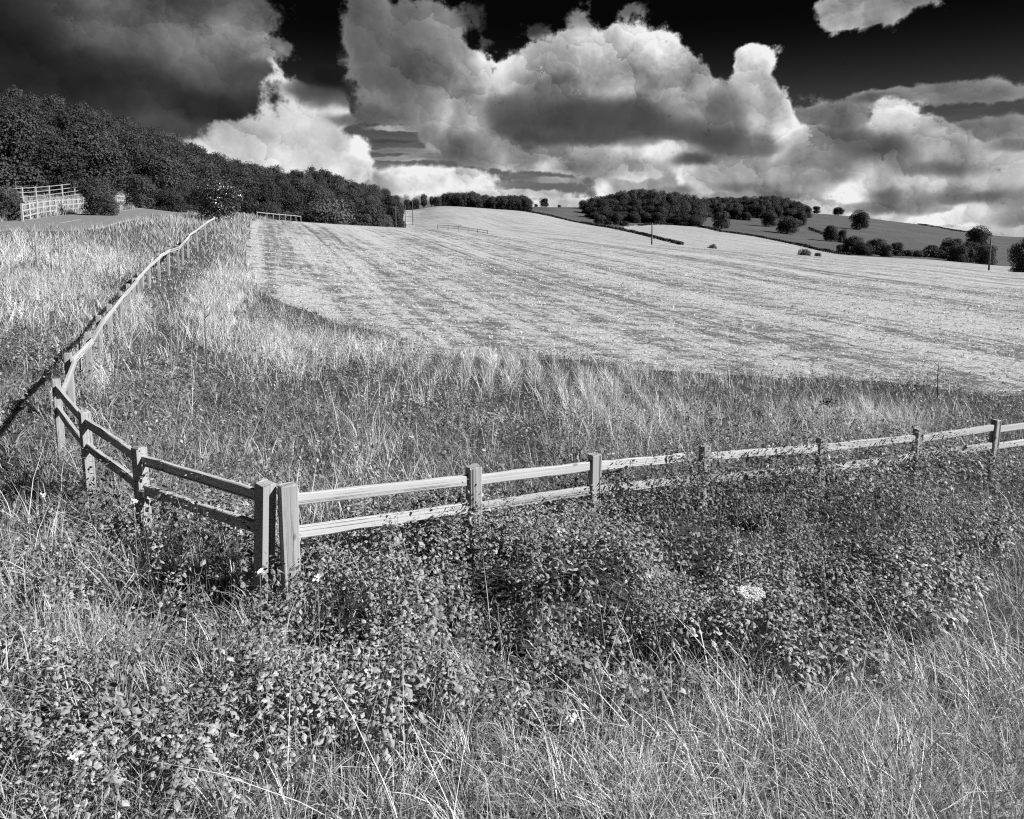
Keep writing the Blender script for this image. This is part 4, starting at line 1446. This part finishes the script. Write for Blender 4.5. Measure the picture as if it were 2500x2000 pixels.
def nettles(Y0, Y1, rho, power, leafL, levels, small, keep, hf=1.0, tonev=1.0):
    x, y, z, px, py = scatter(Y0, Y1, rho, power)
    k = keep(x, y, px, py)
    k &= ~in_field(x, y) & road_free(x, y)
    x, y, z, px, py = x[k], y[k], z[k], px[k], py[k]
    h = leafy_height(x, y, px, py) * rs.uniform(.78, 1.12, len(x)) * hf
    k = h > .07
    x, y, z, h = x[k], y[k], z[k], h[k]
    n = len(x)
    lx, ly = rs.normal(0, .12, n), rs.normal(0, .12, n)
    ph = rs.uniform(0, np.pi, n)
    sz = .72 + .55 * vnoise(x, y, .5, 23)
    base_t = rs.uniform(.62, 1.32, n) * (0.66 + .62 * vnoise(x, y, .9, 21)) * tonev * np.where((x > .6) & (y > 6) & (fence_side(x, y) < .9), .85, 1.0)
    parts = []
    for j in range(levels):
        f = 1 - j * (.62 / levels) - rs.uniform(0, .03, n)
        zz = z + h * f
        for side in range(2):
            a = ph + j * (np.pi / 2) + side * np.pi + rs.normal(0, .35, n)
            L = leafL * sz * (.62 + .5 * min(1, j / 2.0)) * rs.uniform(.6, 1.25, n)
            el = rs.normal(-.12 - .10 * j, .32, n) + (.35 if j == 0 else 0)
            P = np.stack([x + lx * h * f + np.cos(a) * .012, y + ly * h * f + np.sin(a) * .012, zz], 1)
            parts.append(leaf_tris(P, a, el, rs.normal(0, .35, n), L, L * rs.uniform(.5, .75, n), base_t * rs.uniform(.85, 1.2, n), small))
    return parts


NT = 0


def stems(Y0, Y1, rho):
    x, y, z, px, py = scatter(Y0, Y1, rho, .4)
    k = (fence_side(x, y) < .9) & ((y > grass_edge(x) - .3) | (x < -.8))
    x, y, z, px, py = x[k], y[k], z[k], px[k], py[k]
    h = leafy_height(x, y, px, py) * rs.uniform(.8, 1.25, len(x))
    n = len(x)
    return blade_tris(x, y, z, h, rs.uniform(.004, .008, n), rs.uniform(0, 6.28, n), np.abs(rs.normal(.1, .15, n)), rs.uniform(0, .15, n), rs.uniform(.5, 1.3, n), 2)


nk = lambda x, y, px, py: (vnoise(x, y, .35, 31) + rs.uniform(-.3, .3, len(x)) > .30) & ((y > grass_edge(x) - .5 + rs.normal(0, .25, len(x))) | (x < -.6))
p1 = nettles(2.9, 8.5, 205, 0.25, .052, 5, False, lambda x, y, px, py: nk(x, y, px, py) & (fence_side(x, y) < .9) & ((x > -1.3) | (rs.rand(len(x)) < .62)))
p2 = nettles(8.5, 13.5, 120, 0.6, .062, 4, True, lambda x, y, px, py: (fence_side(x, y) < .9) & nk(x, y, px, py))
p1b = nettles(5.2, 13, 130, 0.2, .056, 4, True, lambda x, y, px, py: (fence_side(x, y) < .15) & (fence_side(x, y) > -.9) & (x > -1.6) & (vnoise(x, y, .5, 33) > .25), hf=.92)
NT += add_stuff('nettle_leaves', p1 + p2 + p1b + [stems(2.9, 12, 60)], M_leaf, 'dense leafy nettle bank in front of the fence')
mask_b = lambda x, y, px, py: (fence_side(x, y) >= .4) & (rs.rand(len(x)) < .30 + 1.6 * np.clip(fnoise(x, y, 2.2, 41) - .35, 0, .6))
p3 = nettles(6, 12, 95, .5, .055, 4, True, mask_b, tonev=.92)
p4 = nettles(12, 34, 100, 1.3, .068, 3, True, mask_b, tonev=.85)
NT += add_stuff('low_herbs', p3 + p4, M_leaf, 'low leafy herbs between the fence and the field')

# ---- grasses
DRY = [(1450, 1010, 90, 60, .8), (1610, 1040, 110, 60, .9), (2080, 1050, 170, 50, .8), (900, 1140, 60, 70, .5), (520, 760, 60, 70, 1.1), (560, 680, 50, 60, .9),
       (660, 850, 70, 60, .9), (740, 880, 60, 40, .7), (870, 860, 150, 26, 1.1), (1010, 880, 90, 22, .8), (1240, 905, 90, 26, .8), (1120, 890, 200, 20, .6), (60, 720, 110, 90, .6), (180, 700, 100, 60, .4),
       (250, 640, 160, 40, .6), (430, 590, 60, 40, .8), (60, 620, 100, 30, .5), (340, 740, 40, 80, .4), (230, 930, 40, 120, .7), (320, 780, 30, 60, .5), (600, 640, 40, 60, .8), (628, 590, 26, 40, .7), (560, 580, 70, 30, .7), (640, 545, 50, 16, .8),
       (560, 1910, 130, 90, .9), (1250, 1960, 260, 110, .7), (1900, 1880, 380, 150, .8), (2150, 1700, 220, 90, .5), (1700, 1960, 250, 90, .6), (2420, 1800, 150, 160, .4), (1500, 930, 500, 24, .3), (150, 1330, 60, 60, .2),
       (1850, 1080, 60, 30, .4), (1030, 1210, 40, 60, .4), (760, 1290, 80, 40, .35)]


def grass(name, Y0, Y1, rho, power, h0, w0, mat, keep, tone_s, segs=2, lean=(.18, .22), curl=(.25, .3), wpow=.6, label=None, hblob=None, bias=(0, 0), tuft=0.0):
    x, y, z, px, py = scatter(Y0, Y1, rho, power)
    k = keep(x, y, px, py) & ~in_field(x, y) & road_free(x, y)
    x, y, z, px, py = x[k], y[k], z[k], px[k], py[k]
    n = len(x)
    if tuft:
        # blades gather into tufts and splay from their middle
        cx, cy = np.round(x / tuft) * tuft, np.round(y / tuft) * tuft
        jx = (vnoise(cx * 7.7, cy * 5.1, .37, 51) - .5) * tuft
        jy = (vnoise(cx * 3.3, cy * 9.1, .41, 52) - .5) * tuft
        ox, oy = x - cx - jx, y - cy - jy
        pull = rs.uniform(.15, .75, n)
        x, y = cx + jx + ox * pull, cy + jy + oy * pull
        z = ground(x, y)
        laz = np.arctan2(oy + bias[1] * tuft, ox + bias[0] * tuft) + rs.normal(0, .7, n)
    else:
        laz = rs.uniform(0, 2 * np.pi, n)
    h = h0 * rs.uniform(.45, 1.25, n) * (.45 + 1.1 * fnoise(x, y, 1.5, 61))
    h *= 1 - .75 * np.exp(-(dist_path(x, y, FENCE_L[11:]) / 1.3) ** 2)
    w = w0 * (y / Y0) ** wpow * rs.uniform(.6, 1.35, n)
    tn = rs.uniform(.6, 1.35, n) * (.72 + .56 * fnoise(x, y, 2.6, 63)) * tone_s
    V = blade_tris(x, y, z, h, w, laz, np.abs(rs.normal(lean[0], lean[1], n)), np.abs(rs.normal(curl[0], curl[1], n)), tn, segs)
    return [V]


def dens(px, py, base, gain, extra=0.0):
    return rs.rand(len(px)) < np.clip(base + gain * blobs(px, py, DRY) + extra, 0, 1)


fg = lambda x, y: np.clip((grass_edge(x) + .15 - y) / .8 + .35 * (fnoise(x, y, .7, 81) - .5), 0, 1)
# green blades, close
ga = grass('g', 2.2, 6.0, 2700, 1.0, .40, .0060, M_blade, lambda x, y, px, py: rs.rand(len(x)) < np.clip(.18 + .42 * (x < -.9) + .9 * fg(x, y), 0, 1) * (.45 + .8 * fnoise(x, y, .8, 71)), 1.0, 3, tuft=.22, curl=(.45, .35), bias=(-.1, -.1))
gb = grass('g', 6.0, 13.0, 900, .8, .32, .0072, M_blade, lambda x, y, px, py: rs.rand(len(x)) < (.16 + .40 * (fence_side(x, y) > 0) + .4 * (x < -2) + .8 * fg(x, y)) * (.2 + 1.3 * fnoise(x, y, 1.2, 72)), .80, 2, tuft=.3, curl=(.5, .4), lean=(.3, .3))
gc = grass('g', 13.0, 34.0, 420, 1.2, .26, .0105, M_blade, lambda x, y, px, py: rs.rand(len(x)) < .30 + 1.4 * (fnoise(x, y, 3.0, 73) - .45), .62, 2, tuft=.5, curl=(.4, .4), lean=(.35, .35))
gd = grass('g', 34.0, 125.0, 40, 1.3, .42, .04, M_blade, lambda x, y, px, py: (x < .5 * y) & (rs.rand(len(x)) < .9), .7, 1)
NT += add_stuff('green_grass', ga + gb + gc + gd, M_blade, 'mixed green meadow grass')
# pale dead grass
da = grass('d', 2.2, 6.0, 2200, .9, .38, .0055, M_straw, lambda x, y, px, py: dens(px, py, .10, .95, .25 * (py > 1650) * (px > 300)) & (rs.rand(len(x)) < .12 + .88 * fg(x, y)), 1.0, 3, tuft=.26, curl=(.35, .35), lean=(.3, .3))
db = grass('d', 6.0, 13.5, 460, .8, .52, .0055, M_straw, lambda x, y, px, py: dens(px, py, .02, 1.0, .16 * (fnoise(x, y, 1.6, 91) > .62)) & ((fence_side(x, y) > .1) | (x < -1.5) | (x > 4.5)), 1.0, 2, tuft=.34)
dc = grass('d', 13.5, 36.0, 480, 1.1, .52, .0082, M_straw, lambda x, y, px, py: dens(px, py, .012, .85, .10 * (fnoise(x, y, 2.6, 92) > .62)), 1.0, 2, tuft=.6, curl=(.2, .25), lean=(.18, .22))
dd = grass('d', 36.0, 125.0, 44, 1.2, .62, .03, M_straw, lambda x, y, px, py: dens(px, py, .12, .6) & (x < .2 * y), .8, 1)
NT += add_stuff('dry_grass', da + db + dc + dd, M_straw, 'pale dead grass standing in drifts')
# roadside strip beyond the road
x, y, z, px, py = scatter(40, 105, 24, .6)
k = road_free(x, y) & (px < 560) & (x < -26)
n = k.sum()
far_g = [blade_tris(x[k], y[k], z[k], rs.uniform(.25, .8, n), rs.uniform(.03, .07, n), rs.uniform(0, 6.28, n), rs.uniform(0, .3, n), rs.uniform(0, .3, n), rs.uniform(.5, 1.2, n) * .72, 1)]
NT += add_stuff('roadside_grass', far_g, M_straw, 'dry roadside grass beyond the road')
# long leaning stalks across the foreground
x, y, z, px, py = scatter(2.2, 5.2, 14, .4)
k = (x > -1.6) & (y < grass_edge(x) + .3)
x, y, z = x[k], y[k], z[k]
n = len(x)
stalk = [blade_tris(x, y, z, rs.uniform(.6, 1.05, n), rs.uniform(.003, .006, n), rs.uniform(0, 6.28, n), np.abs(rs.normal(.45, .3, n)), rs.uniform(0, .25, n), rs.uniform(.8, 1.3, n), 3)]
x, y, z, px, py = scatter(5.2, 16, 9, .6)
k = (dens(px, py, .12, .7)) & ~in_field(x, y)
x, y, z = x[k], y[k], z[k]
n = len(x)
stalk.append(blade_tris(x, y, z, rs.uniform(.7, 1.15, n), rs.uniform(.005, .009, n), rs.uniform(0, 6.28, n), np.abs(rs.normal(.2, .25, n)), rs.uniform(0, .2, n), rs.uniform(.7, 1.3, n), 2))
NT += add_stuff('grass_stalks', stalk, M_straw, 'long leaning straw stalks')
# pale straw and flints on the near part of the field
x, y, z, px, py = scatter(18, 62, 80, 1.5)
k = in_field(x, y)
x, y, z = x[k], y[k], z[k]
n = len(x)
P = np.stack([x, y, z + rs.uniform(.0, .05, n)], 1)
L = rs.uniform(.04, .12, n) * (y / 18) ** .5
lf = [leaf_tris(P, rs.uniform(0, 6.28, n), rs.normal(.1, .4, n), rs.normal(0, .5, n), L, L * rs.uniform(.25, .6, n), rs.uniform(.45, .95, n), True)]
NT += add_stuff('field_stubble', lf, M_straw, 'pale straw and flints scattered over the field')
print('planted triangles', NT)

# ------------------------------------------------------------------ single plants that can be told apart
pr = random.Random(9)


def dead_stem(px, py, Y, h, lean, label, tip=False, mat=None, r=.006, umbel=False, name='dead_stem'):
    """a bare upright stem; px, py: where its top shows; the foot is put on the ground"""
    x, y, z = at(px, py, Y)
    fx, fy = x - lean[0] * h, y - lean[1] * h
    zb = gz(fx, fy)
    t = thing(name, label, 'plant', (fx, fy, zb))
    hh = z - zb
    b = MB()
    path = [(0, 0, -.05), (lean[0] * h * .3 + pr.uniform(-.02, .02), lean[1] * h * .3, hh * .35), (lean[0] * h * .65 + pr.uniform(-.02, .02), lean[1] * h * .65, hh * .68), (lean[0] * h, lean[1] * h, hh)]
    b.tube(path, [r * 1.3, r, r * .8, r * .4], 5)
    b.build('stem', mat or M_stem, t, True)
    bb = MB()
    for i in range(5 if tip else 3):
        f = pr.uniform(.55, .92)
        p = Vector(path[2]).lerp(Vector(path[3]), (f - .55) / .45)
        a = pr.uniform(0, 6.28)
        ln = h * pr.uniform(.1, .22)
        bb.tube([p, p + Vector((math.cos(a) * ln * .5, math.sin(a) * ln * .5, ln * .45)), p + Vector((math.cos(a) * ln * .8, math.sin(a) * ln * .8, ln))], [r * .5, r * .4, r * .2], 4)
    bb.build('side_shoot', mat or M_stem, t, True)
    return t, Vector((lean[0] * h, lean[1] * h, hh))


def petals(parent, c, R_, n, size, name='flower_head', mat=None, flat=.3):
    P = rs.normal(size=(n, 3))
    P /= np.linalg.norm(P, axis=1)[:, None]
    P[:, 2] = np.abs(P[:, 2]) * flat
    P[:, 1] -= .15
    P = P * R_ * rs.uniform(.5, 1, n)[:, None] + np.array(c)
    L = rs.uniform(.7, 1.3, n) * size
    V, T, k = leaf_tris(P, rs.uniform(0, 6.28, n), rs.uniform(-.3, .8, n), rs.normal(0, .4, n), L, L * .8, np.ones(n), True)
    return link(name, tri_mesh(name, V, T, mat or M_flower), parent)


# the white umbel in the nettles
ux, uy, uz = at(1836, 1446, 5.0)
um = thing('white_umbel_flower', 'big round white umbel flower among the dark nettles at the lower right', 'flower', (ux, uy, gz(ux, uy)))
hz = uz - gz(ux, uy)
MB().tube([(0, 0, -.05), (.02, .01, hz * .5), (0, 0, hz - .04)], [.006, .005, .004], 5).build('stem', M_stem, um, True)
rays = MB()
for i in range(16):
    a = i * 2 * math.pi / 16
    rays.tube([(0, 0, hz - .06), (math.cos(a) * .06, math.sin(a) * .06, hz - .01)], [.0015, .001], 3)
rays.build('ray', M_stem, um)
for i in range(16):
    a = i * 2 * math.pi / 16
    rr = .062 if i % 2 else .078
    petals(um, (math.cos(a) * rr, math.sin(a) * rr, hz - .005), .026, 60, .014)
petals(um, (0.01, 0.02, hz), .045, 110, .014)

for (px, py, Y, h, lean, lb, kw) in [
    (1797, 1290, 5.5, .9, (-.1, 0), 'long pale bent stem slanting up left past the white umbel', dict(r=.008)),
    (2283, 1265, 7.0, 1.0, (-.12, 0), 'pale branched stem at the right among thin grass', dict(r=.005)),
    (2410, 1262, 7.4, 1.1, (-.02, 0), 'dark upright dock stem near the right edge', dict(r=.007, mat=M_dark)),
    (2436, 1345, 6.6, 1.0, (-.15, 0), 'dark slanting stem beside the upright dock stem at the right edge', dict(r=.006, mat=M_dark)),
    (2292, 885, 17.0, 1.1, (-.02, 0), 'dark seeded dock spike against the pale field at the right', dict(r=.014, mat=M_dark, tip=True)),
    (2052, 1400, 5.6, .8, (.0, 0), 'dark thin stem rising out of the grass in the lower right', dict(r=.004, mat=M_dark)),
    (2085, 1560, 4.7, .7, (-.05, .0), 'dark leaning stem in the grass at the lower right', dict(r=.004, mat=M_dark)),
    (184, 690, 13.0, 1.0, (.02, 0), 'pale forked dead stem on the verge left of the fence', dict(r=.012, tip=True)),
    (413, 760, 13.5, 1.0, (0, 0), 'pale upright dead stem inside the curve of the fence', dict(r=.010, tip=True)),
    (500, 745, 14.0, 1.1, (0, 0), 'dark seeded stem by the tall pale grass near the field corner', dict(r=.018, mat=M_dark, tip=True)),
    (880, 940, 12.0, .9, (.1, 0), 'thin pale stem leaning in the herbs behind the fence', dict(r=.006)),
    (1185, 1305, 5.9, .8, (.3, -.1), 'long straw stalk leaning across the nettles below the second post', dict(r=.003)),
    (1215, 1480, 4.6, .7, (-.12, 0), 'pale curved seeding stalk over the dark nettle hollow', dict(r=.004, tip=True)),
    (1325, 1500, 4.7, .7, (.1, 0), 'second curved seeding stalk over the dark nettle hollow', dict(r=.004, tip=True)),
    (1460, 1450, 4.8, .8, (-.1, 0), 'tall leaning straw cluster stalk at the lower middle', dict(r=.004, tip=True)),
    (435, 1210, 6.3, .6, (.3, -.1), 'thin straw arching below the rail left of the corner posts', dict(r=.004)),
    (75, 700, 16.0, .9, (0, 0), 'white seeded stem beside the road at the left edge', dict(r=.012, tip=True)),
    (120, 545, 27.0, 1.3, (0, 0), 'pale branching dead stem against the road, left of the others', dict(r=.02, tip=True)),
    (140, 548, 27.5, 1.2, (0.02, 0), 'pale branching dead stem against the road, right of its twin', dict(r=.02, tip=True)),
    (84, 548, 27.0, 1.2, (0, 0), 'bundle like pale stem standing before the road near the left edge', dict(r=.03)),
    (284, 550, 31.0, 1.1, (0, 0), 'single pale stalk in front of the road below the short gate', dict(r=.018))]:
    dead_stem(px, py, Y, h, lean, lb, **kw)

# small white flowers
for (px, py, Y, lb) in [
    (104, 1210, 6.4, 'small white bindweed flower left of the fence shadow'), (327, 1226, 5.9, 'small white flower near the foot of the third post'),
    (776, 1412, 4.75, 'white bindweed flower low below the corner post'), (182, 1846, 3.3, 'white crumpled flower at the lower left'),
    (1368, 1296, 6.05, 'white fluffy flower in the nettles below the third post'), (1398, 1755, 3.6, 'white flower among dry stalks at the bottom middle'),
    (1180, 1100, 8.5, 'tiny white flower just above the rail between two posts'), (1005, 1068, 9.3, 'tiny white flower in the herbs behind the fence'),
    (635, 1400, 4.9, 'tiny pale flower in the shade below the corner')]:
    x, y, z = at(px, py, Y)
    zb = gz(x, y)
    t = thing('white_flower', lb, 'flower', (x, y, zb))
    MB().tube([(0, 0, -.03), (0, 0, max(.05, z - zb))], [.003, .002], 4).build('stem', M_stem, t)
    petals(t, (0, 0, z - zb), .022, 26, .028, flat=.6)
# dark plastic-like clump
x, y, z = at(2022, 975, 14.0)
V = []
t = thing('dark_weed_clump', 'black clump of dead leaves caught in the pale grass behind the fence', 'plant', (x, y, gz(x, y)))
petals(t, (0, 0, z - gz(x, y) - .12), .16, 150, .06, 'dead_leaves', M_dark, flat=1.0)
